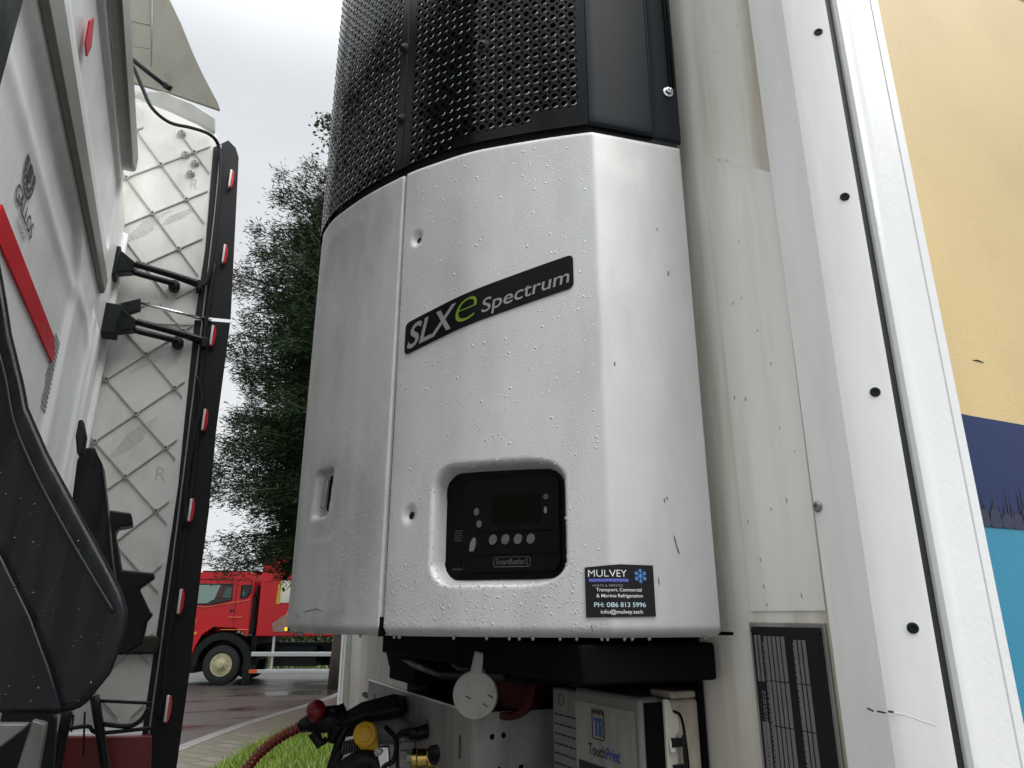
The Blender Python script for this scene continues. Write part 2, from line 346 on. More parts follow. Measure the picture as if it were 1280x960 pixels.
def conifer(name, label, c, H, z0, rad, nl, m, seedoff=0):
    t = thing(name, label, 'tree', (c[0], c[1], 0))
    b = MB(); b.tube([(c[0]+.05*math.sin(k), c[1]+.05*math.cos(k*2), k*H/8) for k in range(9)], [.26*(1-k/8.6)+.02 for k in range(9)], 10)
    PP = []; DD = []
    for k in range(nl):
        h = rng.uniform(0, 1); z = z0+(H-z0)*h; a = rng.uniform(0, 2*math.pi)
        if math.cos(a)*RT[0]+math.sin(a)*RT[1] > .35 and rng.uniform() < .75: continue      # fewer on the side hidden by the trailer
        prof = (1-h**7)**.6*(.86+.09*math.sin(h*23+2.5*math.sin(a*2)+seedoff)+.08*math.sin(h*41+3*a))*(.75+.25*min(1, h*6)) # ragged outline
        R = rad*prof*rng.uniform(.55, 1.10)+.1
        up = rng.uniform(-.05, .5)
        p0 = np.array([c[0], c[1], z-.25*R]); d = np.array([math.cos(a), math.sin(a), up])
        pts = [p0+d*R*q+np.array([0, 0, -.20*R*q*q+.05*R*q**4]) for q in np.linspace(.05, 1, 10)]
        b.tube(pts[::3], [.03, .022, .014, .006], 5)
        for q in range(4, 10):
            e = pts[q]-pts[q-1]; e /= np.linalg.norm(e); sd_ = np.cross(e, (0, 0, 1)); wd_ = .30*R*(1.05-q/10)
            for w_ in (-1, -.4, .3, .9):        # side twigs make a flat feathery plume
                PP.append(pts[q]+sd_*w_*wd_+np.array([0, 0, -.06*abs(w_)])); g = e+sd_*w_*.8; DD.append(g/np.linalg.norm(g))
    b.build('trunk', mat('bark', (.06, .045, .035), .8, 0, .2, 6), t, smooth=True)
    PP = np.array(PP); DD = np.array(DD)
    V, F = sprays(PP, DD, 34, .12, .0095, .095, .08, .5)
    rr_ = np.hypot(PP[:, 0]-c[0], PP[:, 1]-c[1]); inn = rr_ < rad*.72; Pi = PP[inn]*.9+np.array([c[0], c[1], 0])*.1; Pi[:, 2] = PP[inn][:, 2]
    V2_, F2_ = sprays(Pi, DD[inn], 4, .22, .05, .14, .1, .7); F = np.r_[F, F2_+len(V)]; V = np.r_[V, V2_]
    fastquads('crown', V, F, m, t)
    return t
coni = leafmat('conifer_leaf', (.004, .013, .004), (.022, .050, .011), .8)
tc_ = CR(-1.55, 13.6)
conifer('conifer_tree', 'dense dark green conifer between the white tractor fairing and the silver unit', tc_, 11.0, 3.15, 4.0, 2100, coni)
# slender deciduous tree further off, its thin top showing above the conifer
c = CR(-4.4, 19.2); t = thing('slender_tree', 'thin sparse tree top showing beside the dark grille', 'tree', (c[0], c[1], 0))
b = MB(); top = ond(452, 150, 19.2); st = smooth_path([c, c+np.array([.1, .1, 5]), np.array([top[0]+.1, top[1], top[2]-2]), top], 6); b.tube(st, list(np.linspace(.2, .02, len(st))), 8)
PP = []; DD = []
for q, (dx, dz) in enumerate([(-1.75, -.2), (-1.95, .15), (-1.5, -.55), (-1.35, .1), (-1.6, -1.3), (.5, -.2), (-.1, -.5), (.35, .9), (.7, .8), (.9, .1)]):
    e = top+RT*dx*.7+np.array([0, 0, dz*.75]); s0 = st[-2-q % 4]; br_ = smooth_path([s0, (s0+e)/2+np.array([0, 0, .1]), e], 5); b.tube(br_, list(np.linspace(.02, .006, len(br_))), 5)
    for k in range(3, len(br_)): PP.append(br_[k]); g = br_[k]-br_[k-1]; DD.append(g/np.linalg.norm(g))
b.build('trunk', MAT['bark'], t, smooth=True)
V, F = sprays(np.array(PP), np.array(DD), 11, .17, .045, .13); obj('crown', V, F, leafmat('thin_leaf', (.03, .045, .02), (.06, .085, .04)), t, closed=False)
# low hedge beyond the road
hm = leafmat('hedge_leaf', (.015, .03, .01), (.05, .08, .025))
n = 26000; r = rng.uniform(-20, 8, n); d = rng.normal(31, .35, n); z = rng.uniform(0, 1.35, n)
P = CAM+r[:, None]*RT+d[:, None]*HD; P[:, 2] = z
V, F = sprays(P, np.tile([0, 0, 1.], (n, 1)), 1, .2, .06, .05)
tag(obj('hedge', V, F, hm, closed=False), 'low dark hedge running behind the red truck', 'hedge')

# ------------------------------------------------------------------ red truck on the road
tr = thing('delivery_truck', 'red lorry with cream wheel hub passing on the wet road', 'truck', CR(-7.6, 19.9, 0), R_(-25))
def tb(): return MB()
def side_poly(pts, y0, y1): return MB().prism([(x, y0, z) for x, z in pts], (0, y1-y0, 0))
cabout = [(-1.5, .75), (-1.52, 1.5), (-1.38, 2.05), (-1.15, 2.72), (-.95, 2.84), (.50, 2.86), (.62, 2.78), (.66, 2.6), (.66, 1.24), (.60, 1.22), (.50, 1.30), (.3, 1.42), (-.3, 1.44), (-.58, 1.25), (-.72, .95), (-.78, .75)]
# cab as side skins with real window openings plus roof, floor, back and front
win1 = [(-1.2, 2.0), (-1.02, 2.53), (.08, 2.53), (.10, 2.13), (-.35, 2.03)]
win2 = [(.34, 2.17), (.34, 2.5), (.58, 2.5), (.58, 2.32), (.50, 2.2)]
def skin_with_holes(outer, holes, y, th):
    me = bmesh.new()
    cu = bpy.data.curves.new('c', 'CURVE'); cu.dimensions = '2D'; cu.fill_mode = 'BOTH'; cu.extrude = th/2
    for P in [outer]+holes:
        sp = cu.splines.new('POLY'); sp.points.add(len(P)-1); sp.use_cyclic_u = True
        for q, (x, z) in zip(sp.points, P): q.co = (x, z, 0, 1)
    o = bpy.data.objects.new('c', cu); COL.objects.link(o); bpy.context.view_layer.update()
    m_ = bpy.data.meshes.new_from_object(o.evaluated_get(bpy.context.evaluated_depsgraph_get()))
    V = [(v.co[0], y+v.co[2]+th/2, v.co[1]) for v in m_.vertices]; F = [list(q.vertices) for q in m_.polygons]
    bpy.data.objects.remove(o); bpy.data.curves.remove(cu); bpy.data.meshes.remove(m_); me.free()
    return V, F
b = tb(); b.add(*skin_with_holes(cabout, [win1, win2], 0, .04)); b.add(*skin_with_holes(cabout, [win1, win2], 2.4, .04))
def loft(pts, y0, y1, bb):
    n = len(pts); V = [(x, y0, z) for x, z in pts]+[(x, y1, z) for x, z in pts]; bb.add(V, [(i, i+1, n+i+1, n+i) for i in range(n-1)])
loft([(-1.38, 2.05), (-1.52, 1.5), (-1.5, .75)], .02, 2.42, b); loft([(-1.15, 2.72), (-.95, 2.84), (.50, 2.86), (.62, 2.78), (.66, 2.6), (.66, 1.24)], .02, 2.42, b); loft([(.66, 1.24), (.3, 1.42), (-.3, 1.44), (-1.4, 1.3)], .05, 2.4, b)
b.build('cab', truckred, tr, local=True)
b = tb(); b.prism([(-1.2, .012, 2.0), (-1.02, .012, 2.53), (.08, .012, 2.53), (.10, .012, 2.13), (-.35, .012, 2.03)], (0, .012, 0)); b.build('window', glass, tr, local=True)
b = tb(); b.prism([(x, .012, z) for x, z in win2], (0, .012, 0)); b.build('window', glass, tr, local=True)
b = tb(); b.prism([(x, 2.41, z) for x, z in win1], (0, .012, 0)); b.build('window', glass, tr, local=True)
b = tb(); b.tube([(x, -.004, z) for x, z in win1+[win1[0]]], .022, 6); b.build('window_seal', rubber, tr, local=True)
b = tb(); b.tube([(x, -.004, z) for x, z in win2+[win2[0]]], .022, 6); b.build('window_seal', rubber, tr, local=True)
b = tb(); b.tube([(-1.0, -.002, 2.0), (-.6, -.002, 1.93), (.2, -.002, 2.06), (.6, -.002, 2.12)], .012, 6); b.tube([(.06, -.004, 1.68), (.44, -.004, 1.68)], .012, 6); b.tube([(-.1, -.004, 1.37), (.64, -.004, 1.37)], .012, 6); b.build('orange_trim', mat('orange_line', (.6, .12, .01), .4), tr, local=True)
V2, F2 = text2d('2', .5); V2 = fit(V2, -1.2, -.72, 1.25, 1.75); obj('lettering', [(x, -.006, z) for x, z in V2], F2, mat('yellow_ink', (.75, .3, .01), .4), tr, closed=False, local=True)
# wheel arch, wheels
def arc(r, a0, a1, n, cx=0, cz=.5): return [(cx+r*math.cos(R_(a0+(a1-a0)*k/n)), cz+r*math.sin(R_(a0+(a1-a0)*k/n))) for k in range(n+1)]
b = tb(); b.prism([(x, -.03, z) for x, z in arc(.80, 182, -12, 18)+arc(.62, -12, 182, 18)], (0, .5, 0)); b.box(.60, .66, -.02, .45, .05, .55); b.build('mudguard', blackp, tr, local=True)
def wheel(x, y):
    b = MB(); b.lathe((x, y, .5), (0, 1, 0), [(.14, .30), (.0, .315), (0, .42), (.03, .485), (.08, .5), (.24, .5), (.29, .48), (.30, .3)], 36); wo = b.build('wheel', tyre, tr, smooth=40, local=True)
    b = MB(); b.lathe((x, y+.05, .5), (0, 1, 0), [(-.03, .29), (.02, .27), (.04, .17), (-.05, .16), (-.06, .10), (-.11, .09), (-.12, .0)], 28)
    for k in range(10): a = 2*math.pi*k/10; b.lathe((x+.215*math.cos(a), y+.045, .5+.215*math.sin(a)), (0, -1, 0), [(0, .022), (.035, .02), (.04, 0)], 6)
    o = b.build('rim', rimm, None, smooth=40); o.parent = wo
wheel(0, .02); wheel(4.3, .02); wheel(5.65, .02); wheel(0, 2.1)
b = tb(); b.box(.84, 8.2, -.02, 2.45, 1.2, 3.3); b.build('cargo_body', truckred, tr, local=True, bev=.03)
b = tb(); b.box(-1.3, 8, .75, 1.0, .75, 1.02); b.box(-1.3, 8, 1.45, 1.7, .75, 1.02); b.box(1.2, 2.4, .3, .9, .45, .95); b.box(2.9, 3.7, .5, 1.2, .4, .9); b.box(1.4, 3, 1.5, 2.3, .4, .9); b.box(.68, .82, .2, 2.2, .7, 2.3); b.box(-.9, .5, .35, 2.0, .55, 1.2); b.box(-1.4, -.7, .05, 2.3, .3, .75); b.build('chassis', blackp, tr, local=True)
for z0, z1 in ((.71, .82), (.30, .39)):
    b = tb(); b.box(.78, 3.75, -.03, .01, z0, z1); b.build('side_guard_rail', railm, tr, local=True, bev=.01)
for xq in (1.3, 3.4):
    b = tb(); b.box(xq, xq+.06, .012, .06, .3, 1.2); b.build('rail_bracket', railm, tr, local=True)
b = tb(); b.box(.78, .98, -.05, -.032, .31, .39); b.build('side_reflector', orangem, tr, local=True)
b = tb(); b.prism(rr_ := [(x, -.03, z) for x, z in rrect(1.60, 1.74, 1.34, 1.43, .02, 3)], (0, -.012, 0)); b.build('marker_light', mat('amber_lens', (.9, .5, .02), .2, emit=.6), tr, local=True)
# printed pictures on the cargo body: plain patches of colour
def patch(name, pts, col, off): MB().prism([(x-.2, -.022, z) for x, z in pts], (0, -off, 0)).build(name, mat('print_'+name, col, .4, 0, .3, 3.5), tr, local=True)
patch('printed_panel', [(1.55, 2.05), (1.58, 2.62), (2.6, 2.62), (2.6, 2.05)], (.62, .6, .5), .004)
patch('printed_spot', rrect(1.86, 2.2, 2.12, 2.5, .15, 6), (.11, .07, .05), .007)
patch('printed_flank', [(1.9, 2.0), (1.8, 1.75), (1.7, 1.35), (2.4, 1.33), (2.4, 2.0)], (.42, .27, .18), .005)
patch('printed_strip', [(1.5, 1.32), (1.45, 1.52), (1.75, 1.74), (2.3, 1.6), (2.3, 1.32)], (.26, .17, .14), .009)
patch('printed_border', [(1.5, 2.02), (1.52, 2.55), (1.6, 2.6), (1.6, 2.02)], (.55, .33, .03), .009)
b = tb(); b.tube([(.645, -.004, 1.26), (.635, -.004, 1.6), (.63, -.004, 2.5), (.58, -.004, 2.64), (-.98, -.004, 2.66)], .008, 5); b.tube([(.20, -.004, 2.62), (.22, -.004, 1.5)], .007, 5); b.build('door_gap', rubber, tr, local=True)
b = tb(); b.box(.08, .18, -.02, .0, 1.84, 1.88); b.build('door_handle', blackp, tr, local=True, bev=.006)
b = tb(); b.box(-1.32, -1.18, -.28, -.06, 1.95, 2.5); b.tube([(-1.2, .02, 2.5), (-1.25, -.15, 2.52)], .02, 6); b.build('mirror', blackp, tr, local=True, bev=.03)
b = tb(); b.box(.68, .74, .02, 2.4, 1.25, 2.2); b.tube([(.74, .1, 1.3), (.75, .15, 2.5)], .05, 8); b.build('air_stack', blackp, tr, local=True)
b = tb(); b.box(-.9, .6, .3, 2.1, 2.862, 2.90); b.build('roof_hatch', rubber, tr, local=True, bev=.01)
# driver in orange work wear seen through the side window
dr = thing('person', 'driver in an orange work jacket at the wheel of the red lorry', 'person', CR(-7.6, 19.9, 0), R_(-25))
def skinbody(name, verts, edges, m, parent):
    me = bpy.data.meshes.new(name); me.from_pydata([v[:3] for v in verts], edges, []); me.materials.append(m)
    o = bpy.data.objects.new(name, me); COL.objects.link(o); o.parent = parent
    md = o.modifiers.new('skin', 'SKIN'); ly = me.skin_vertices[0].data
    for q, v in zip(ly, verts): q.radius = v[3]
    ly[0].use_root = True; o.modifiers.new('sub', 'SUBSURF').render_levels = 1
    return o
bv = [(.46, .42, 1.5, (.17, .2)), (.45, .42, 1.9, (.17, .2)), (.40, .42, 2.2, (.13, .18)), (.36, .42, 2.32, (.06, .06)), (.34, .42, 2.42, (.09, .08)), (.33, .42, 2.5, (.07, .07)),
      (.36, .20, 2.16, (.085, .085)), (.0, .14, 2.10, (.085, .085)), (-.45, .25, 2.16, (.06, .06)), (.36, .66, 2.16, (.085, .085)), (.0, .72, 2.08, (.08, .08)), (-.45, .6, 2.12, (.055, .055)),
      (-.3, .45, 1.5, (.1, .1)), (-.35, .45, 1.3, (.07, .07)), (-.3, .68, 1.5, (.1, .1)), (-.35, .68, 1.3, (.07, .07))]
skinbody('body', bv, [(0, 1), (1, 2), (2, 3), (3, 4), (4, 5), (2, 6), (6, 7), (7, 8), (2, 9), (9, 10), (10, 11), (0, 12), (12, 13), (0, 14), (14, 15)], orangem, dr)
b = MB(); b.lathe((.33, .42, 2.345), (0, 0, 1), [(0, .03), (.0, .075), (.08, .105), (.16, .112), (.24, .085), (.275, .0)], 16); b.build('head', skin, dr, smooth=True, local=True)
b = MB(); b.box(.64, .78, .2, .7, 1.35, 2.3); b.build('seat', blackp, tr, local=True, bev=.04)
b = MB(); b.lathe((-.62, .42, 2.02), (-.5, 0, .7), [(0, .2), (.02, .22), (.03, .2)], 20); b.build('steering_wheel', blackp, tr, local=True)

# ================================================================== TRAILER
tl = thing('semi_trailer', 'white refrigerated trailer front with yellow and navy side panel', 'trailer', (0, 0, 0))
TOPZ, BOTZ, FARY, LEN = 4.0, 1.12, 2.47, 13.4
def sheetbox(name, prof, z0, z1, m, parent, bev=0, nz=1, smooth=False):
    """closed plan profile extruded in z"""
    n = len(prof); V = []; F = []
    zs = np.linspace(z0, z1, nz+1)
    for z in zs: V += [(x, y, z) for x, y in prof]
    for k in range(nz): F += [(k*n+i, k*n+(i+1) % n, (k+1)*n+(i+1) % n, (k+1)*n+i) for i in range(n)]
    F += [list(range(n))[::-1], [nz*n+i for i in range(n)]]
    o = obj(name, V, F, m, parent, smooth)
    if bev: bevel(o, bev)
    return o
def wallmat():
    m = cream.copy(); m.name = 'cream_wall_grimy'; t = m.node_tree; bs = t.nodes['Principled BSDF']; n = t.nodes.new; l = t.links.new
    src = bs.inputs['Base Color'].links[0].from_socket
    tc = n('ShaderNodeTexCoord'); sx = n('ShaderNodeSeparateXYZ'); l(tc.outputs['Object'], sx.inputs[0])
    nz = n('ShaderNodeTexNoise'); nz.inputs['Scale'].default_value = 3; nz.inputs['Detail'].default_value = 8
    mp = n('ShaderNodeMapping'); mp.inputs['Scale'].default_value = (6, 6, .7); l(tc.outputs['Object'], mp.inputs[0]); l(mp.outputs[0], nz.inputs[0])
    ad = n('ShaderNodeMath'); ad.operation = 'MULTIPLY_ADD'; ad.inputs[1].default_value = .05; l(nz.outputs['Fac'], ad.inputs[0]); l(sx.outputs['Y'], ad.inputs[2])
    mr = n('ShaderNodeMapRange'); mr.interpolation_type = 'SMOOTHSTEP'; mr.inputs['From Min'].default_value = .122; mr.inputs['From Max'].default_value = .158; mr.inputs['To Min'].default_value = .6; mr.inputs['To Max'].default_value = 0
    l(ad.outputs[0], mr.inputs[0])
    mx = n('ShaderNodeMix'); mx.data_type = 'RGBA'; mx.inputs[7].default_value = (.36, .30, .19, 1); l(mr.outputs[0], mx.inputs[0]); l(src, mx.inputs[6])
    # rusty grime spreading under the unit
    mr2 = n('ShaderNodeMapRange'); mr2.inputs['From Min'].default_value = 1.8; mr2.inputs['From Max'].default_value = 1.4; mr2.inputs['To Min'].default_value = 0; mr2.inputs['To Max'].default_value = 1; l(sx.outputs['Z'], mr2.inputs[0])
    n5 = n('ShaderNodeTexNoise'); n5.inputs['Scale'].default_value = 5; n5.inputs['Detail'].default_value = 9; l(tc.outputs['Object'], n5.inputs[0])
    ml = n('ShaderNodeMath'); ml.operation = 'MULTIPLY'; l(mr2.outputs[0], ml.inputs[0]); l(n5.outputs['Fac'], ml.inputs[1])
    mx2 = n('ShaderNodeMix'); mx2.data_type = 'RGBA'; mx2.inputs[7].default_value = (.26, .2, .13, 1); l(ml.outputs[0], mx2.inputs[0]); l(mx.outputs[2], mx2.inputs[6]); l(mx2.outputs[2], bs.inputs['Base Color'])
    return m
sheetbox('front_wall', [(0, .0976), (.06, .0976), (.06, FARY-.1), (0, FARY-.1)], BOTZ, TOPZ, wallmat(), tl)
sheetbox('corner_post', [(.06, .0976), (0, .0976), (-.013, .0976), (-.015, .0955), (-.015, .040), (-.0125, .0352), (-.009, .0295), (.0145, .006), (.0195, .0022), (.0206, .0035), (.0206, .02), (.06, .02)], BOTZ, TOPZ, postgrey, tl, 0, smooth=25)
sheetbox('corner_post', [(.06, FARY), (-.015, FARY), (-.02, FARY-.02), (-.02, FARY-.05), (-.004, FARY-.055), (-.004, FARY-.075), (-.02, FARY-.08), (-.02, FARY-.1), (.06, FARY-.1)], BOTZ, TOPZ, white, tl, smooth=25)
sheetbox('seal_strip', [(.0214, .004), (.0345, .006), (.0345, .018), (.0214, .018)], BOTZ, TOPZ, rubber, tl)
sheetbox('side_frame', [(.0352, .03), (.0352, .003), (.0375, -.0015), (.042, -.003), (.050, -.0025), (.060, .0005), (.064, .0008), (.1085, .0008), (.1095, .0025), (.1105, .0025), (.1115, .0005), (.126, .0005), (.127, .002), (.127, .03)], BOTZ, TOPZ, wetwhite, tl, smooth=25)
def panelmat():
    m = bpy.data.materials.new('printed_side'); m.use_nodes = True; t = m.node_tree; bs = t.nodes['Principled BSDF']; n = t.nodes.new; l = t.links.new
    tc = n('ShaderNodeTexCoord'); sx = n('ShaderNodeSeparateXYZ'); l(tc.outputs['Object'], sx.inputs[0])
    nz = n('ShaderNodeTexNoise'); nz.inputs['Scale'].default_value = 12; l(tc.outputs['Object'], nz.inputs[0])
    ad = n('ShaderNodeMath'); ad.operation = 'MULTIPLY_ADD'; ad.inputs[1].default_value = .003; l(nz.outputs['Fac'], ad.inputs[0]); l(sx.outputs['Z'], ad.inputs[2])
    mr = n('ShaderNodeMapRange'); mr.inputs['From Min'].default_value = 1; mr.inputs['From Max'].default_value = 4; l(ad.outputs[0], mr.inputs[0])
    rp = n('ShaderNodeValToRGB'); rp.color_ramp.interpolation = 'CONSTANT'; e = rp.color_ramp.elements
    e[0].color = (.035, .21, .32, 1); e[1].position = (1.8235-1)/3; e[1].color = (.009, .022, .085, 1)
    q = e.new((1.9395-1)/3); q.color = (.55, .42, .215, 1)
    l(mr.outputs[0], rp.inputs[0])
    # slow change of tone across the printed sand colour, plus fine grain
    n2 = n('ShaderNodeTexNoise'); n2.inputs['Scale'].default_value = 500; n2.inputs['Detail'].default_value = 3; l(tc.outputs['Object'], n2.inputs[0])
    n3 = n('ShaderNodeTexNoise'); n3.inputs['Scale'].default_value = 4; n3.inputs['Detail'].default_value = 2; l(tc.outputs['Object'], n3.inputs[0])
    a2 = n('ShaderNodeMath'); a2.operation = 'ADD'; l(n2.outputs['Fac'], a2.inputs[0]); l(n3.outputs['Fac'], a2.inputs[1])
    m2 = n('ShaderNodeMapRange'); m2.inputs['From Min'].default_value = .6; m2.inputs['From Max'].default_value = 1.4; m2.inputs['To Min'].default_value = .84; m2.inputs['To Max'].default_value = 1.14; l(a2.outputs[0], m2.inputs[0])
    mu = n('ShaderNodeMix'); mu.data_type = 'RGBA'; mu.blend_type = 'MULTIPLY'; mu.inputs[0].default_value = 1; l(rp.outputs[0], mu.inputs[6]); l(m2.outputs[0], mu.inputs[7]); l(mu.outputs[2], bs.inputs['Base Color'])
    bs.inputs['Roughness'].default_value = .45; bs.inputs['Specular IOR Level'].default_value = .2
    bp = n('ShaderNodeBump'); bp.inputs['Distance'].default_value = .001; bp.inputs['Strength'].default_value = .25; l(n2.outputs['Fac'], bp.inputs['Height']); l(bp.outputs[0], bs.inputs['Normal'])
    return m
sheetbox('side_panel', [(.1285, .0045), (LEN, .0045), (LEN, .05), (.1285, .05)], BOTZ+.1, TOPZ-.1, panelmat(), tl)
MB().box(.07, LEN, .06, FARY-.03, BOTZ, BOTZ+.08).build('floor', steel, tl)
MB().box(-.01, LEN, .03, FARY-.02, TOPZ+.002, TOPZ+.03).build('roof', white, tl)
MB().box(.07, LEN, FARY-.025, FARY-.005, BOTZ+.09, TOPZ).build('far_wall', white, tl)
# printed reeds along the foot of the navy band and the dark disc higher up
b = MB(); xx = .13
while xx < .8:
    h = random.uniform(.006, .034) if random.random() < .6 else random.uniform(.03, .055); wv = random.uniform(.0012, .0035); ln = random.uniform(-.006, .006)
    b.add([(xx-wv, .0038, 1.8215), (xx+wv, .0038, 1.8215), (xx+ln, .0038, 1.8215+h)], [(0, 1, 2)]); xx += random.uniform(.0012, .004)
for k in range(34):
    xx = .135+k*.02; h = random.uniform(.010, .02); b.add([(xx-.011, .00365, 1.8212), (xx+.011, .00365, 1.8212), (xx+.008, .00365, 1.8212+h), (xx, .00365, 1.8212+h*1.15), (xx-.007, .00365, 1.8212+h*.9)], [(0, 1, 2, 3, 4)])
obj('printed_reeds', b.V, b.F, mat('navy_dark', (.006, .010, .035), .4), tl, closed=False)
b = MB(); dsk = ony(1268, -42, 0); b.add([(dsk[0]+.19*math.cos(a), .0038, dsk[2]+.035+.105*math.sin(a)) for a in np.linspace(0, 2*math.pi, 40)[:-1]], [list(range(39))]); obj('printed_disc', b.V, b.F, mat('slate_ink', (.045, .07, .14), .4), tl, closed=False)
b = MB(); b.tube([ony(1216, 450, .004), ony(1222, 450.5, .004), ony(1230, 453, .004)], [.0002, .0009, .0003], 5); b.build('scratch', inkdark, tl)
# rivets
NP = np.array([-.7071, -.7071, 0])
for q in [(1023, 40), (1056, 246), (1094, 490), (1141, 785)]:
    P = onp(*q, (1, 1, 0), .0203); b = MB(); b.lathe(P, NP, [(-.002, .0054), (.0004, .0054), (.0013, .0046), (.0014, .0028), (.0002, .0022), (.0001, 0)], 20); b.build('rivet', blackp, tl, smooth=40)
P = onp(1022, 633, (1, 0, 0), -.0155); b = MB(); b.lathe(P, (-1, 0, 0), [(-.002, .0062), (.001, .0062), (.003, .0045), (.0032, .0024), (.001, .002), (.001, 0)], 18); b.build('screw', steel, tl, smooth=40)
P = onp(1118, 250, (1, 1, 0), .0203)
# clear protective film on the wall
film = mat('clear_film', (.80, .79, .755), .22, 0, .04, 6, (.5, .46, .38), .4, coat=.3)
b = MB(); b.prism([(-.0012, .232, 2.4035), (-.0012, .1085, 2.2935), (-.0012, .1085, 2.1), (-.0012, .1115, 1.735), (-.0012, .226, 1.735), (-.0012, .229, 2.1)], (.0008, 0, 0)); b.build('protective_film', film, tl)
# dents and paint cracks near the foot of the post
for pts in [[(1082, 885), (1090, 889), (1100, 890), (1108, 889), (1118, 891)], [(1108, 890), (1130, 893), (1152, 901), (1170, 907)]]:
    P = [onp(x, y, (1, 1, 0), .0204) for x, y in pts]; b = MB(); b.tube(smooth_path(P, 3), .0003, 5); b.build('paint_crack', mat('crack', (.60, .60, .59), .5), tl)
b = MB()
for pts in [[(1084, 885), (1092, 889)], [(1096, 889), (1107, 891)], [(1110, 889), (1117, 890)]]:
    b.tube([onp(x, y, (1, 1, 0), .0197) for x, y in pts], .0009, 5)
b.build('scratch', inkdark, tl)
b = MB()
for k in range(26):
    y = random.uniform(.12, .22); z = random.uniform(1.6, 2.75); b.tube([(-.0022, y, z), (-.0022, y+random.uniform(-.002, .002), z+random.uniform(.002, .006))], .0005, 4)
b.build('grime_specks', mat('speck', (.14, .11, .08), .7), tl)['kind'] = 'stuff'
# rating plate on the front wall
b = MB(); b.box(-.0035, -.0005, .113, .230, 1.42, 1.722); pl = b.build('rating_plate', steel, tl, bev=.001)
b = MB(); b.box(-.0046, -.0037, .118, .225, 1.428, 1.717); o = b.build('printed_field', inkdark, None); o.parent = pl; o.location = -base(tl)
b = MB(); yy = .2215
for wd_, a, bb_ in [(.0055, 1.708, 1.655), (.0055, 1.708, 1.655), (.0025, 0, 0), (.006, 1.707, 1.5), (.006, 1.707, 1.5), (.006, 1.707, 1.5), (.006, 1.707, 1.5), (.0065, 1.707, 1.5), (.011, 0, 0), (.0055, 1.704, 1.50), (.0055, 1.704, 1.5), (.006, 1.704, 1.5)]:
    if a:
        z1 = a
        for z0 in ([1.657, 1.609, 1.56, 1.50, 1.435] if bb_ < 1.6 else [bb_, 1.612, 1.56, 1.5]):
            if bb_ > 1.6 and z1 < 1.66 and z1 > 1.615: z1 = z0; continue
            b.box(-.0052, -.0048, yy-wd_+.0008, yy-.0004, z0+.0006, z1-.0006); z1 = z0
    yy -= wd_+.0008
o = b.build('blank_fields', mat('plate_grey', (.20, .20, .195), .4, .3, .1, 30), None); o.parent = pl
b = MB()
for y0 in (.2065, .2035, .1595, .1565, .2155, .2125):
    z = 1.70 if y0 < .21 else 1.645
    while z > 1.45:
        l_ = random.uniform(.0015, .006); b.box(-.0054, -.005, y0-.0006, y0+.0006, z-l_, z); z -= l_+random.uniform(.0008, .002)
o = b.build('small_print', mat('print_grey', (.2, .2, .2), .5), None); o.parent = pl; o['kind'] = 'stuff'
for y in (.121, .222):
    b = MB(); b.lathe((-.0046, y, 1.7125), (-1, 0, 0), [(0, .003), (.0015, .0026), (.002, 0)], 12); o = b.build('plate_rivet', inkdark, None); o.parent = pl

# ================================================================== REFRIGERATION UNIT
plan = [(-.036, .240), (-.18, .263), (-.218, .291), (-.266, .33), (-.321, .379), (-.359, .426), (-.395, .478), (-.437, .56), (-.464, .633), (-.476, .677), (-.481, .735), (-.476, .79), (-.458, .87), (-.40, 1.2), (-.30, 1.75), (-.23, 2.12), (-.19, 2.2), (-.03, 2.24)]
fr_ = np.array(smooth_path(plan[1:], 24)); C0 = np.array(plan[0]); pc = np.vstack([C0+np.array([.06, -.0096]), C0, fr_])
Ls = np.r_[0, np.cumsum(np.hypot(*np.diff(pc, axis=0).T))]; LB = Ls[2]
sg = np.arange(0, Ls[-1], .001); px_ = np.interp(sg, Ls, pc[:, 0]); py_ = np.interp(sg, Ls, pc[:, 1])
kk = np.exp(-.5*(np.arange(-18, 19)/1.8)**2); kk /= kk.sum()
px_ = np.convolve(np.pad(px_, 18, 'edge'), kk, 'valid'); py_ = np.convolve(np.pad(py_, 18, 'edge'), kk, 'valid')
sgn = -(sg-LB)[::-1]; px_ = px_[::-1].copy(); py_ = py_[::-1].copy()      # s grows to the viewer's right, 0 at the crease
tx = np.gradient(px_, sgn); ty = np.gradient(py_, sgn); tl_ = np.hypot(tx, ty); tx /= tl_; ty /= tl_
nx_, ny_ = ty, -tx     # outward (towards the viewer)
SMIN, SMAX = sgn[0], sgn[-1]
def shell(s, z, o):
    s = np.asarray(s, float); z = np.asarray(z, float); o = np.asarray(o, float)
    x = np.interp(s, sgn, px_); y = np.interp(s, sgn, py_); a = np.interp(s, sgn, nx_); b_ = np.interp(s, sgn, ny_)
    return np.stack(np.broadcast_arrays(x+a*o, y+b_*o, z), -1)
def sheet(name, ss, zz, off, m, parent, smooth=True, keep=None):
    S, Z = np.meshgrid(ss, zz); O = off(S, Z) if callable(off) else np.full_like(S, off)
    V = shell(S, Z, O).reshape(-1, 3); ns_, nz_ = len(ss), len(zz)
    F = [(j*ns_+i, j*ns_+i+1, (j+1)*ns_+i+1, (j+1)*ns_+i) for j in range(nz_-1) for i in range(ns_-1) if keep is None or keep(.5*(ss[i]+ss[i+1]), .5*(zz[j]+zz[j+1]))]
    return obj(name, V, F, m, parent, smooth, closed=False)
Z0, Z1 = 1.7045, 2.410
SEAM, SEND, SLEFT = -.3125, .146, -.628
ru = thing('refrigeration_unit', 'silver and black refrigeration unit wet with rain on the trailer front', 'refrigeration unit', (-.1, 1.2, 1.69))
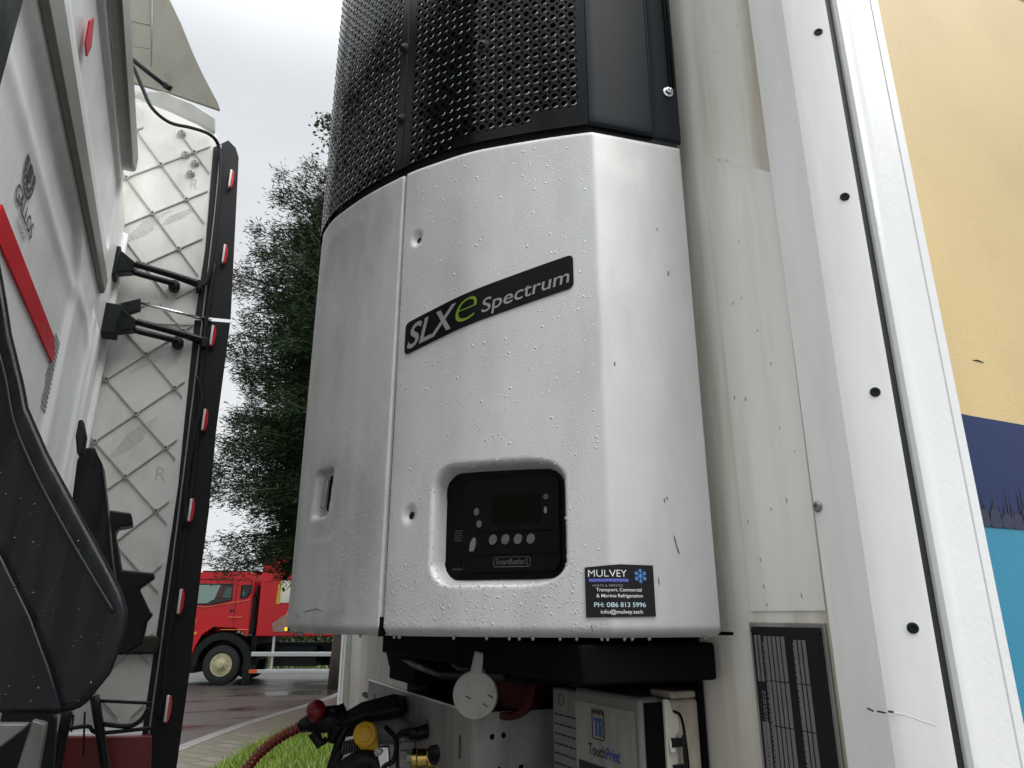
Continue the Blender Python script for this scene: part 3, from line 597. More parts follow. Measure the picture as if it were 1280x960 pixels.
def sdf(S, Z, cx, cz, hx, hz, r):
    qx = np.abs(S-cx)-hx+r; qz = np.abs(Z-cz)-hz+r
    return np.hypot(np.maximum(qx, 0), np.maximum(qz, 0))+np.minimum(np.maximum(qx, qz), 0)-r
def edges(S, Z, a, b_, r=.004):
    """rolled-in rim of a moulded panel"""
    o = -.012*np.clip(1-(Z-Z0)/.014, 0, 1)**2.4-.004*np.clip(1-(Z1-Z)/.004, 0, 1)**2
    return o-.006*np.clip(1-(S-a)/r, 0, 1)**2-.006*np.clip(1-(b_-S)/r, 0, 1)**2
def front_off(S, Z):
    o = edges(S, Z, SEAM+.0015, SEND)
    d = sdf(S, Z, -.1415, 1.8435, .0845, .0680, .022)
    wd_ = .0115-.0060*smoothstep(np.clip((S+.105)/.045, 0, 1))
    o = o-.030*smoothstep(1-np.clip(d/wd_, 0, 1))
    for (cs, cz) in ((-.2814, 2.2818), (-.2731, 1.8596)):
        o = o-.008*smoothstep(1-np.clip(np.hypot(S-cs, (Z-cz)*.8)/.0135, 0, 1))
    o = o+.0004*np.sin(S*17+Z*3)*np.sin(Z*9)        # slight waviness of the moulding
    return o
zz = np.r_[np.linspace(Z0, Z0+.016, 8)[:-1], np.arange(Z0+.016, 2.404, .003), 2.4065, Z1]
ss = np.r_[np.linspace(SEAM+.0015, SEAM+.006, 5)[:-1], np.arange(SEAM+.006, SEND-.006, .003), np.linspace(SEND-.005, SEND, 5)]
sheet('front_panel', ss, zz, front_off, silver, ru)
def door_off(S, Z):
    o = edges(S, Z, SLEFT, SEAM-.0015, .005)
    # handle recess with slanting sides
    d = sdf(S+(Z-1.908)*-.12, Z, -.474, 1.9085, .021, .031, .004)
    o = o-.014*smoothstep(1-np.clip(d/.008, 0, 1))
    d2 = sdf(S, Z, -.468, 1.895, .036, .052, .012); o = o-.0008*smoothstep(1-np.clip(d2/.012, 0, 1))
    d3 = np.abs(sdf(S, Z, -.47, 2.05, .075, .32, .05)); o = o+.0006*np.exp(-(d3/.012)**2)
    o = o-.003*smoothstep(np.clip((-.575-S)/.02, 0, 1))-.003*smoothstep(np.clip((S+.345)/.03, 0, 1))*0
    return o+.0005*np.sin(S*13)*np.sin(Z*7+1)
ss2 = np.r_[np.linspace(SLEFT, SLEFT+.006, 5)[:-1], np.arange(SLEFT+.006, SEAM-.008, .003), np.linspace(SEAM-.007, SEAM-.0015, 5)]
doorsilver = mat('silver_paint_grimy', (.50, .50, .495), .48, .32, .07, 4, (.20, .19, .17), .6, (6, 6, 2.4), .10, 1200, spec=.4, rvar=.08)
do = sheet('door_panel', ss2, zz, door_off, doorsilver, ru)
sheet('door_panel', np.r_[np.linspace(SMIN+.02, SLEFT-.012, 90)], np.linspace(Z0, Z1-.0, 30), lambda S, Z: -.004+0*S, silver, ru)
b = MB(); b.add(shell([-.489, -.474, -.470, -.4855], [1.888, 1.888, 1.931, 1.931], [-.007]*4).tolist()+shell([-.489, -.474, -.470, -.4855], [1.888, 1.888, 1.931, 1.931], [-.0125]*4).tolist(), [(0, 1, 2, 3), (7, 6, 5, 4), (0, 4, 5, 1), (1, 5, 6, 2), (2, 6, 7, 3), (3, 7, 4, 0)]); h_ = b.build('door_latch', steel, ru, bev=.001)
b = MB(); b.add(np.r_[shell([-.473, -.4555, -.451, -.4685], [1.883, 1.883, 1.936, 1.936], [-.0105]*4), shell([-.473, -.4555, -.451, -.4685], [1.883, 1.883, 1.936, 1.936], [-.0135]*4)], [(0, 1, 2, 3), (7, 6, 5, 4), (0, 4, 5, 1), (1, 5, 6, 2), (2, 6, 7, 3), (3, 7, 4, 0)]); b.build('latch_recess', voidb, ru)
# dark strip behind the seam
sheet('seam_gap', np.linspace(SEAM-.012, SEAM+.012, 7), np.linspace(Z0+.004, Z1, 12), -.009, voidb, ru)
MBs = MB(); MBs.add(np.r_[shell([SEAM-.006, SEAM+.001, SEAM+.002, SEAM-.004], [Z0-.001, Z0-.001, Z0+.022, Z0+.024], [-.001]*4), shell([SEAM-.006, SEAM+.001, SEAM+.002, SEAM-.004], [Z0-.001, Z0-.001, Z0+.022, Z0+.024], [-.008]*4)], [(0, 1, 2, 3), (7, 6, 5, 4), (0, 4, 5, 1), (1, 5, 6, 2), (2, 6, 7, 3), (3, 7, 4, 0)]); MBs.build('seam_clip', voidb, ru)
# screws in the dimples
for cs, cz in ((-.2800, 2.2800), (-.2717, 1.8580)):
    P = shell(cs, cz, -.0085); nn = shell(cs, cz, 1)-shell(cs, cz, 0); b = MB(); b.lathe(P, nn, [(-.002, .006), (.002, .006), (.003, .0045), (.0034, .0022), (.001, .0018), (.001, 0)], 14); b.build('screw', blackp, ru, smooth=40)
# gasket line between silver and black, closing sheet below
sheet('gasket', np.linspace(SMIN+.02, SEND-.002, 260), np.array([2.392, 2.404, 2.4265]), -.0085, rubber, ru)
S_ = np.linspace(SMIN+.03, SEND-.004, 220); bot = shell(S_, np.full(220, Z0+.006), np.full(220, -.012)); bot = np.r_[bot, [(-.02, 2.22, Z0+.006), (-.02, .24, Z0+.006)]]
b = MB(); b.prism(bot, (0, 0, -.004)); b.build('underside_tray', voidb, ru)
# corner trim strip of the right flank
sheet('flank_return', np.array([SEND-.001, SEND+.0005]), np.linspace(Z0+.005, Z1, 6), lambda S, Z: np.where(S > SEND-.0005, -.07, -.0045), silver, ru, False)

# ---- perforated grille
GZ0, GZ1, GTOP = 2.421, 3.18, 3.985
PS, PZ, HR = .0143, .0168, .0046
def grille(name, s0, s1, parent):
    V = []; F = []; ns_ = int(round((s1-s0)/PS)); ps = (s1-s0)/ns_; nz_ = int((GZ1-GZ0)/PZ); K = 12
    def out(i, j, k):
        a = 2*math.pi*k/K; c, s = math.cos(a), math.sin(a); mxx = max(abs(c), abs(s)); return (s0+(i+.5+.5*c/mxx)*ps, GZ0+(j+.5+.5*s/mxx)*PZ)
    for i in range(ns_):
        for j in range(nz_):
            sc_, zc_ = s0+(i+.5)*ps, GZ0+(j+.5)*PZ
            zl = 2.41+max(.014, .0485+.1316*sc_)
            solid = zc_ < zl or i in (0, ns_-1)
            k0 = len(V)
            if solid:
                V += [(s0+i*ps, GZ0+j*PZ, 0), (s0+(i+1)*ps, GZ0+j*PZ, 0), (s0+(i+1)*ps, GZ0+(j+1)*PZ, 0), (s0+i*ps, GZ0+(j+1)*PZ, 0)]; F.append((k0, k0+1, k0+2, k0+3)); continue
            GH.append((sc_, zc_))
            for k in range(K): V.append((*out(i, j, k), 0))
            for k in range(K): a = 2*math.pi*k/K; V.append((sc_+HR*math.cos(a), zc_+HR*1.12*math.sin(a), 0))
            for k in range(K): a = 2*math.pi*k/K; V.append((sc_+HR*.93*math.cos(a), zc_+HR*1.05*math.sin(a), -.0034))
            for k in range(K):
                q = (k+1) % K; F.append((k0+k, k0+q, k0+K+q, k0+K+k)); F.append((k0+K+k, k0+K+q, k0+2*K+q, k0+2*K+k))
    V = np.array(V); o = shell(V[:, 0], V[:, 1], V[:, 2]+0.001)
    me = obj(name, o, F, grillep, parent, False, closed=False)
    b = bmesh.new(); b.from_mesh(me.data); bmesh.ops.remove_doubles(b, verts=b.verts, dist=.0002); b.to_mesh(me.data); b.free()
    me.data.polygons.foreach_set('use_smooth', [True]*len(me.data.polygons)); me.data.set_sharp_from_angle(angle=R_(40))
    return me
GH = []
grille('grille', -.3195, -.0045, ru)
grille('grille', -.640-.27, -.3225, ru)
b = MB()
for s_, z_ in GH:
    if random.random() < .12 or s_ < -.62: continue
    a0, a1 = R_(-118+random.uniform(-14, 14)), R_(-18+random.uniform(-20, 20)); aa = np.linspace(a0, a1, 5); wr = random.uniform(.0006, .0011)
    b.tube(shell(s_+HR*.96*np.cos(aa), z_+HR*1.06*np.sin(aa), np.full(5, .0012)), [wr*.3, wr*.9, wr, wr*.9, wr*.3], 5)
o = b.build('water_film', mat('film_water', (.5, .51, .51), .12, .2, .03, coat=.6), ru, smooth=True); o['kind'] = 'stuff'
zt = GZ0+int((GZ1-GZ0)/PZ)*PZ
sheet('upper_cover', np.linspace(-.91, -.0045, 160), np.array([zt, 3.5, GTOP]), .001, grillep, ru)
sheet('upper_cover', np.linspace(SMIN+.02, -.912, 60), np.array([GZ0, 3.2, GTOP]), -.004, grillep, ru)
sheet('core', np.linspace(SMIN+.05, SEND-.01, 200), np.array([2.40, 3.2, GTOP]), -.045, voidb, ru)
sheet('seam_gap', np.linspace(-.3245, -.3175, 5), np.linspace(GZ0, GTOP, 10), -.005, voidb, ru)
b = MB(); b.tube(shell(np.full(8, -.3212), np.linspace(GZ0, GTOP, 8), np.full(8, .0005)), .0012, 6); b.build('seam_bead', grillep, ru)
for cs, cz in ((-.1711, 2.603), (-.3285, 2.5195), (-.3325, 2.6693)):
    P = shell(cs, cz, .001); nn = shell(cs, cz, 1)-shell(cs, cz, 0); b = MB(); b.lathe(P, nn, [(-.003, .0125), (.001, .012), (.0015, .0065), (.005, .006), (.006, .004), (.0035, .003), (.0035, 0)], 18); b.build('grille_bolt', blackp, ru, smooth=40)
# smooth slate flank above the silver
def flank_off(S, Z):
    o = .001-.0065*smoothstep(np.clip((S-.0985)/.004, 0, 1)); return o+.003*np.exp(-((S-.104)/.003)**2)*(Z > 2.5)-.004*np.clip(1-(Z-GZ0)/.006, 0, 1)**2
sheet('corner_cover', np.r_[np.linspace(-.0035, .092, 16), np.linspace(.095, .108, 12), np.linspace(.112, .150, 8)], np.r_[np.linspace(GZ0, GZ0+.006, 4), np.linspace(2.44, GTOP, 14)], flank_off, slate, ru)
P = shell(.1335, 2.512, -.004); nn = shell(.1335, 2.512, 1)-shell(.1335, 2.512, 0); b = MB(); b.lathe(P, nn, [(-.003, .0085), (.001, .0085), (.002, .006), (.006, .0058), (.007, .004), (.004, .003), (.004, 0)], 20); b.build('cover_bolt', chrome, ru, smooth=40)
b = MB(); b.tube(shell(np.full(6, .1385), np.linspace(2.524, GTOP, 6), np.full(6, -.002)), .0022, 6); b.tube(shell(np.full(6, .1440), np.linspace(2.524, GTOP, 6), np.full(6, -.002)), .0022, 6); b.build('edge_trim', blackp, ru, smooth=True)

# ---- badge
def on_badge(a, b_): return -.2932+np.asarray(a), 2.0915+np.asarray(b_)*1.05+np.asarray(a)*.258
def curved_plate(name, outline, mapf, o0, o1, m, parent):
    # closed thin plate from an outline, filled with a fine grid through bisected triangles
    bm_ = bmesh.new(); vs = [bm_.verts.new((x, y, 0)) for x, y in outline]; bm_.faces.new(vs)
    xs = [p[0] for p in outline]; x0, x1 = min(xs), max(xs)
    for k in range(1, 24):
        x = x0+(x1-x0)*k/24; bmesh.ops.bisect_plane(bm_, geom=bm_.verts[:]+bm_.edges[:]+bm_.faces[:], plane_co=(x, 0, 0), plane_no=(1, 0, 0))
    bmesh.ops.recalc_face_normals(bm_, faces=bm_.faces)
    r_ = bmesh.ops.extrude_face_region(bm_, geom=bm_.faces[:]); top = {v for v in r_['geom'] if isinstance(v, bmesh.types.BMVert)}
    bm_.verts.index_update(); V = np.array([v.co[:] for v in bm_.verts]); F = [[v.index for v in f.verts] for f in bm_.faces]
    O = np.array([o1 if v in top else o0 for v in bm_.verts]); bm_.free()
    s_, z_ = mapf(V[:, 0], V[:, 1]); return obj(name, shell(s_, z_, O), F, m, parent)
bd = curved_plate('badge', rrect(0, .2595, 0, .0475, .007), on_badge, -.001, .0022, badgeb, ru)
def put_text(txt, box, mapf, o, m, parent, name='lettering', shear=0., bold=0.):
    V, F = text2d(txt, 1., shear, bold); V = fit(V, *box); s_, z_ = mapf(V[:, 0], V[:, 1]); ob = obj(name, shell(s_, z_, np.full(len(V), o))-base(ru), F, m, None, closed=False); ob.parent = parent; return ob
put_text('SLX', (.005, .089, .005, .0405), on_badge, .0028, lettergrey, bd, shear=.28, bold=.018)
put_text('e', (.088, .121, .0075, .0395), on_badge, .0028, lettergreen, bd, shear=.2, bold=-.018)
put_text('Spectrum', (.128, .254, .0022, .0285), on_badge, .0028, lettergrey, bd, shear=.12, bold=.006)
# ---- dealer sticker folded over the crease
def on_st(a, b_): return -.0305+np.asarray(a), 1.7275+np.asarray(b_)
sk = curved_plate('sticker', [(0, 0), (.0862, .0012), (.0862, .0605), (.043, .0612), (0, .0575)], on_st, -.0005, .0022, stickb, ru)
put_text('MULVEY', (.004, .0505, .0465, .0545), on_st, .0027, inkw, sk, bold=-.004)
sp = curved_plate('strap_line', rrect(.0045, .0525, .0405, .0445, .0005, 2), on_st, .0022, .0026, inkblue, None); sp.parent = sk; sp.location = -base(ru)
put_text('REFRIGERATION', (.0055, .0515, .0413, .0437), on_st, .0030, mat('ink_lilac', (.25, .27, .7), .5), sk)
put_text('PARTS & SERVICE', (.009, .045, .0352, .0376), on_st, .0027, inkgrey, sk)
put_text('Transport, Commercial', (.013, .069, .0284, .0336), on_st, .0027, inkw, sk, bold=.006)
put_text('& Marine Refrigeration', (.013, .070, .0216, .0268), on_st, .0027, inkw, sk, bold=.006)
put_text('PH: 086 813 5996', (.010, .0735, .0118, .0172), on_st, .0027, mat('ink_pale_blue', (.5, .66, .72), .5), sk, bold=.008)
put_text('info@mulvey.tech', (.0175, .069, .0030, .0090), on_st, .0027, inkw, sk, bold=.004)
b = MB()
for k in range(6):
    a = math.pi*k/3+math.pi/6; c_, s_ = math.cos(a), math.sin(a); q = np.array([.0685, .0478])
    def seg(p0, p1, wd):
        p0, p1 = np.array(p0), np.array(p1); d = (p1-p0)/np.linalg.norm(p1-p0); nn = np.array([-d[1], d[0]])*wd
        pts = np.array([p0-nn, p1-nn, p1+nn, p0+nn]); ss_, zz_ = on_st(pts[:, 0], pts[:, 1]); b.add(shell(ss_, zz_, np.full(4, .0027+.00005*k)), [(0, 1, 2, 3)])
    dv = np.array([c_, s_]); seg(q, q+dv*.0085, .0005)
    for t_, l_ in ((.004, .003), (.006, .0026)):
        for sg_ in (-1, 1): e = np.array([math.cos(a+sg_*.9), math.sin(a+sg_*.9)]); seg(q+dv*t_, q+dv*t_+e*l_, .0004)
o = obj('snowflake_mark', np.array(b.V)-base(ru), b.F, inkice, None, closed=False); o.parent = sk

# ---- controller
def on_id(a, b_): return np.asarray(a), np.asarray(b_)
ct = curved_plate('controller', rrect(-.2290, -.0545, 1.7725, 1.9145, .026), on_id, -.034, -.0255, glossb, ru)
def cpart(name, outline, o0, o1, m):
    o = curved_plate(name, outline, on_id, o0, o1, m, None); o.parent = ct; o.location = -base(ru); return o
def circ(cx, cz, r, n=20, ry=None, tilt=0): return [(cx+r*math.cos(a)*math.cos(tilt)-(ry or r)*math.sin(a)*math.sin(tilt), cz+r*math.cos(a)*math.sin(tilt)+(ry or r)*math.sin(a)*math.cos(tilt)) for a in np.linspace(0, 2*math.pi, n+1)[:-1]]
cpart('mounting_lobe', circ(-.2165, 1.8905, .0155), -0.0310, -0.0248, glossb); cpart('mounting_lobe', circ(-.2170, 1.7855, .0160), -0.0310, -0.0245, glossb); cpart('mounting_lobe', circ(-.068, 1.7935, .0165), -0.0310, -0.0246, glossb); cpart('mounting_lobe', circ(-.068, 1.8965, .0165), -0.0310, -0.0246, glossb)
pn = cpart('keypad_housing', rrect(-.196, -.0625, 1.7825, 1.9040, .012), -0.0253, -0.0160, glossb); bevel(pn, .003, 3)
cpart('display', rrect(-.152, -.088, 1.8440, 1.8800, .003), -0.0158, -0.0148, dispm)
cpart('keypad_ledge', rrect(-.176, -.072, 1.8335, 1.8385, .002), -0.0156, -0.0135, glossb)
cpart('keypad_ledge', rrect(-.184, -.068, 1.8045, 1.8085, .002), -0.0156, -0.0135, glossb)
for k in range(4): cpart('key', circ(-.151+k*.0168, 1.8225, .0052, 18, .0066, -.35), -0.0158, -0.0138, keym)
cpart('key', circ(-.175, 1.8590, .0038, 14, .0048), -0.0158, -0.0142, keym); cpart('key', circ(-.171, 1.8430, .0038, 14, .0048), -0.0158, -0.0142, keym)
cpart('key', circ(-.180, 1.8160, .0040, 14, .0105, -.25), -0.0158, -0.0142, mat('key_dim', (.12, .12, .12), .5))
cpart('key', circ(-.080, 1.8750, .0036, 14), -0.0158, -0.0146, mat('key_faint', (.035, .035, .035), .5)); cpart('key', circ(-.081, 1.8580, .0022, 14, .0045), -0.0158, -0.0146, MAT['key_dim'])
b = MB(); b.tube([shell(a, c_, -.0154) for a, c_ in rrect(-.150, -.102, 1.7885, 1.8005, .003, 4)+[(-.102, 1.7975)]], .0004, 4); o = obj('label_border', np.array(b.V)-base(ru), b.F, MAT['key_print'], None); o.parent = ct
put_text('SmartReefer2', (-.147, -.105, 1.7912, 1.7985), on_id, -.0150, keym, ct)
put_text('OptiSet', (-.2165, -.199, 1.7855, 1.7885), on_id, -.0243, MAT['key_dim'], ct)
for k in range(5): cpart('label_bar', rrect(-.215+.0002*k, -.2015-.001*(k % 2), 1.8235+.0032*k, 1.8245+.0032*k, .0003, 2), -0.0253, -0.0250, mat('label_faint', (.05, .05, .05), .5))

for pts in ([(.094, 2.262), (.0955, 2.257)], [(.108, 2.196), (.107, 2.186)], [(.078, 1.872), (.0785, 1.865)], [(.0825, 1.874), (.082, 1.869)], [(.088, 1.826), (.091, 1.812), (.094, 1.802)], [(.063, 1.775), (.0635, 1.764)], [(.018, 2.05), (.019, 2.043)], [(-.44, 1.735), (-.46, 1.739), (-.50, 1.734)], [(-.515, 1.727), (-.53, 1.733)], [(-.0245, 1.72), (-.024, 1.712)]):
    b = MB(); P = np.array(smooth_path([np.array([p_[0], p_[1], 0]) for p_ in pts], 4)); b.tube(shell(P[:, 0], P[:, 1], front_off(P[:, 0], P[:, 1]) if P[0, 0] > SEAM else door_off(P[:, 0], P[:, 1])), np.r_[.0002, np.full(len(P)-2, random.uniform(.0006, .0011)), .0002], 5); b.build('scuff', mat('scuff_grey', (.13, .125, .12), .6), ru)
# ---- rain drops
def drops(n, s0, s1, z0, z1, rmin, rmax, off, pw=2.5):
    s = rng.uniform(s0, s1, n); z = rng.uniform(z0, z1, n); r = rmin+(rmax-rmin)*rng.uniform(0, 1, n)**pw
    d = sdf(s, z, -.140, 1.8435, .083, .07, .02); k = d > .003
    db = (s > -.30) & (s < -.026) & (np.abs(z-(2.115+(s+.2932)*.258)) < .036); ds = (s > -.034) & (s < .06) & (z > 1.722) & (z < 1.792)
    k &= ~db & ~ds; s, z, r = s[k], z[k], r[k]; n = len(s); o = off(s, z)
    K = 8; ang = np.arange(K)*2*math.pi/K; el = rng.uniform(.9, 1.35, n)
    rings = [(1., 0.), (.84, .20), (.45, .34)]; V = []
    for rr, hh in rings:
        a = s[:, None]+rr*r[:, None]*np.cos(ang); b_ = z[:, None]+rr*(r*el)[:, None]*np.sin(ang)-(hh*r*.15)[:, None]; V.append(shell(a, b_, (o-.0002+hh*r)[:, None]*np.ones(K)))
    V.append(shell(s, z-.08*r, o+.38*r)[:, None, :]); V = np.concatenate(V, 1)       # n x (3K+1) x 3
    m_ = 3*K+1; fc = []
    for q in range(2):
        for k in range(K): fc.append((q*K+k, q*K+(k+1) % K, (q+1)*K+(k+1) % K, (q+1)*K+k))
    tri = [(2*K+k, 2*K+(k+1) % K, 3*K) for k in range(K)]
    F = []; bs = (np.arange(n)*m_)
    for i_ in bs: F += [tuple(i_+q for q in f) for f in fc]+[tuple(i_+q for q in f) for f in tri]+[tuple(i_+k for k in range(K))[::-1]]
    return V.reshape(-1, 3), F
b = MB(); allV = []; allF = []
for args in [(9000, -.309, -.006, 1.712, 2.40, .0003, .0011, front_off, 1.6), (1500, -.309, -.006, 1.712, 2.40, .0005, .0021, front_off, 4.5), (1600, -.309, -.006, 1.712, 1.80, .0004, .0016, front_off, 2.5), (7500, -.61, -.318, 1.715, 2.40, .00025, .0009, door_off, 1.6), (3000, -.45, -.318, 1.715, 2.15, .0003, .0013, door_off, 3), (500, 0, .14, 1.712, 2.38, .0003, .0008, front_off)]:
    V, F = drops(*args); k = sum(len(q) for q in allV); allV.append(V); allF += [tuple(i+k for i in f) for f in F]
rd = obj('rain_drops', np.concatenate(allV), allF, water, ru, True, closed=False); rd['kind'] = 'stuff'
# drips hanging from the lower rim
b = MB()
for k in range(24):
    s_ = random.uniform(-.6, .13); P = shell(s_, Z0-.0005, -.010 if s_ else 0); b.lathe(P, (0, 0, -1), [(-.002, .0012), (.0, .0022), (.002, .002), (.0032, .0008), (.0034, 0)], 8)
o = b.build('hanging_drips', mat('drip_water', (.2, .2, .2), .1, 0, .03, coat=.5), ru, smooth=True); o['kind'] = 'stuff'

# ---- shade below the casing built as black shapes, plus fan housing and pipes
b = MB(); b.box(-.21, -.012, .285, 1.16, 1.652, 1.697); b.box(-.20, -.05, .95, 1.13, 1.60, 1.652); b.box(-.18, -.06, .5, .66, 1.635, 1.652); b.build('under_shade_box', voidb, ru, bev=.004)  # black boxes put in for the darkness under the casing
b = MB(); b.box(-.012, -.004, .325, 1.60, 1.2, 1.703); b.build('under_shade_plate', voidb, ru)  # black sheet over the wall stands in for the unit's shade
b = MB(); b.prism([(-.03, y, z) for y, z in ((1.16, 1.70), (1.62, 1.70), (1.52, 1.60), (1.2, 1.56))], (-.06, 0, 0)); b.build('fan_housing', voidb, ru)
b = MB(); b.tube([(-.19, .55, 1.645), (-.2, .8, 1.63), (-.19, 1.1, 1.645)], .008, 8); b.tube([(-.18, .45, 1.67), (-.2, .7, 1.645), (-.15, .95, 1.66)], .006, 8); b.build('drain_pipe', blackp, ru, smooth=True)

# ================================================================== things mounted under the unit
# connection bracket: folded sheet with slots
cb = thing('connection_bracket', 'scuffed folded sheet steel bracket with slots under the silver unit', 'bracket', (-.1, .65, 1.3))
BX, BY, BT = -.20, .648, 1.584
def plate_holes(outer, holes, th, mapf):
    V, F = skin_with_holes(outer, holes, 0, th); return [mapf(v[0], v[2], v[1]) for v in V], F
hs = [[(y-.006, z-.028), (y+.006, z-.028), (y+.006, z+.006), (y-.006, z+.006)] for y, z in ((1.235, 1.555), (1.10, 1.553), (.865, 1.545), (.70, 1.54), (.93, 1.50), (.70, 1.47))]
V, F = plate_holes([(BY, 1.25), (1.30, 1.25), (1.30, BT), (BY, BT)], hs, .003, lambda a, z, o: (BX+o, a, z))
obj('front_sheet', V, F, steel, cb)
hs2 = [circ(-.165, 1.548, .0045, 12), circ(-.145, 1.549, .0045, 12), [(-.155, 1.44), (-.11, 1.44), (-.11, 1.505), (-.118, 1.505), (-.12, 1.50), (-.148, 1.50), (-.15, 1.505), (-.155, 1.505)]]
V, F = plate_holes([(BX+.0035, 1.25), (-.003, 1.25), (-.003, BT-.002), (BX+.0035, BT)], hs2, .003, lambda a, z, o: (a, BY+o, z))
obj('side_sheet', V, F, steel, cb)
b = MB(); b.box(BX+.004, -.002, BY+.05, 1.30, BT-.03, BT-.026); b.build('shelf', rubber, cb)
b = MB(); b.tube([(BX+.0012, BY+.01, BT+.001), (BX+.0012, 1.3, BT+.001)], .0022, 6); b.build('rolled_edge', mat('bright_edge', (.6, .6, .6), .3, .7), cb, smooth=True)
b = MB(); b.box(BX+.006, -.02, BY+.006, 1.29, 1.26, 1.551); b.build('shade_filler', voidb, cb)  # black block added so the slots look shaded inside
# round socket with hinged cap
es = thing('electrical_socket', 'red mains socket with a round grey hinged cap hanging under the unit', 'socket', (-.2, .60, 1.56))
Pc = ond(595, 868, 1.17); ax = np.array([-.55, -.83, .05]); ax /= np.linalg.norm(ax)
b = MB(); b.lathe(Pc, ax, [(-.006, .030), (0, .034), (.006, .0345), (.009, .033), (.0095, .030), (.0085, .028), (.0085, 0)], 40); b.build('cap', capgrey, es, smooth=35)
b = MB(); e1 = ond(598, 835, 1.17); e2 = ond(602, 815, 1.17); b.tube([Pc-(Pc-e1)*.78, e1, e2], [.0135, .0130, .0125], 4); b.build('cap_hinge', capgrey, es, bev=.002)
b = MB(); q0 = Pc+np.array([.045, .02, .005]); b.lathe(q0+np.array([.06, .05, 0]), (-.75, -.6, 0), [(-.06, .045), (.03, .045), (.032, .05), (.045, .05), (.045, .04), (.02, .038), (.02, 0)], 30); b.build('body', mat('red_shell', (.05, .003, .005), .5, 0, .1, spec=.2), es, smooth=35)
b = MB(); b.tube([q0+np.array([.12, .1, 0]), (-.01, .74, 1.60)], .03, 10); b.build('mount', blackp, es, smooth=True)
for u_, v_ in ((-.014, -.002), (.012, -.012), (.02, -.0)):
    side = np.cross(ax, (0, 0, 1)); side /= np.linalg.norm(side); P = Pc+ax*.0092+side*-u_+np.array([0, 0, v_]); b = MB(); b.tube([P, P+side*-.004+np.array([0, 0, -.002]), P+side*-.008+np.array([0, 0, -.004])], .0008, 5); b.build('scuff', inkdark, es)

# temperature recorder box
rx, ry0, ry1, rz1, rz0 = -.098, .331, .585, 1.632, 1.30
rc = thing('temperature_recorder', 'grimy cream recorder box with a label standing under the unit by the trailer edge', 'recorder box', (-.05, .45, 1.3))
b = MB(); b.box(-.062, -.004, ry0, ry1, rz0, rz1-.006); b.build('case', dirtyplastic, rc, bev=.004)
b = MB(); b.box(rx, -.064, ry0+.006, .503, rz0, rz1-.002); b.build('cover', greyplastic, rc, bev=.006, seg=3)
b = MB(); b.box(rx+.006, -.06, .506, ry1-.002, rz0, rz1-.008); b.build('side_cover', greyplastic, rc, bev=.004)
V = [(-.0995, y, z) for y, z in ((.347, rz0), (.347, 1.613), (.497, 1.613), (.497, rz0))]; b = MB(); b.prism(V, (.0008, 0, 0)); lb = b.build('label', tan_lab, rc)
def onrec(pts, x=-.1002): return [(x, y, z) for y, z in pts]
def rec_text(txt, yl, yr, z0, z1, m, bold=0.):
    V, F = text2d(txt, 1., 0, bold); V = fit(V, 0, 1, z0, z1); o = obj('lettering', np.array([(-.1003, yl+(yr-yl)*q[0], q[1]) for q in V])-base(rc), F, m, None, closed=False); o.parent = lb
rec_text('Touch', .462, .418, 1.5475, 1.562, inkdark, .004); rec_text('Print', .416, .383, 1.5475, 1.562, navyink, .02)
# crest: blue monogram in an outlined shield with a notched top
b = MB()
def recq(pts, x): b.add([(x, y, z) for y, z in pts], [list(range(len(pts)))])
cr = [(.450, 1.607), (.447, 1.6), (.444, 1.607), (.441, 1.6), (.438, 1.607), (.435, 1.6), (.432, 1.607), (.429, 1.6), (.426, 1.607), (.423, 1.6), (.420, 1.607)]
b.tube([(-.1003, y, z) for y, z in [(.450, 1.571)]+cr+[(.420, 1.571), (.423, 1.569), (.447, 1.569), (.450, 1.571)]], .0006, 4); o = obj('crest_outline', np.array(b.V)-base(rc), b.F, inkdark, None); o.parent = lb
b = MB(); recq([(.446, 1.596), (.446, 1.592), (.424, 1.592), (.424, 1.596)], -.1004); recq([(.442, 1.592), (.442, 1.573), (.437, 1.573), (.437, 1.592)], -.1004); recq([(.433, 1.592), (.433, 1.573), (.4295, 1.573), (.4295, 1.592)], -.1004); recq([(.4295, 1.582), (.424, 1.590), (.421, 1.590), (.4275, 1.580)], -.10045); recq([(.4295, 1.583), (.421, 1.573), (.425, 1.573), (.4295, 1.579)], -.1005)
o = obj('crest_mark', np.array(b.V)-base(rc), b.F, navyink, None, closed=False); o.parent = lb
b = MB(); b.prism(onrec([(.489, rz0), (.489, 1.537), (.412, 1.537), (.412, rz0)], -.1005), (.0004, 0, 0)); o = b.build('label_window', mat('label_navy', (.006, .008, .02), .3), rc)
b = MB()
for k in range(9):
    z = 1.585-k*.0135; y = .575
    while y > .512: l_ = random.uniform(.004, .014); b.box(rx+.0054, rx+.0058, max(.511, y-l_), y, z, z+.0022); y -= l_+.003
o = b.build('small_print', inkdark, rc); o['kind'] = 'stuff'; b = MB()
b.tube([(rx+.0056, .553+.008*math.cos(a), 1.608+.008*math.sin(a)) for a in np.linspace(0, 2*math.pi, 20)], .0006, 4); b.build('seal_mark', inkdark, rc)
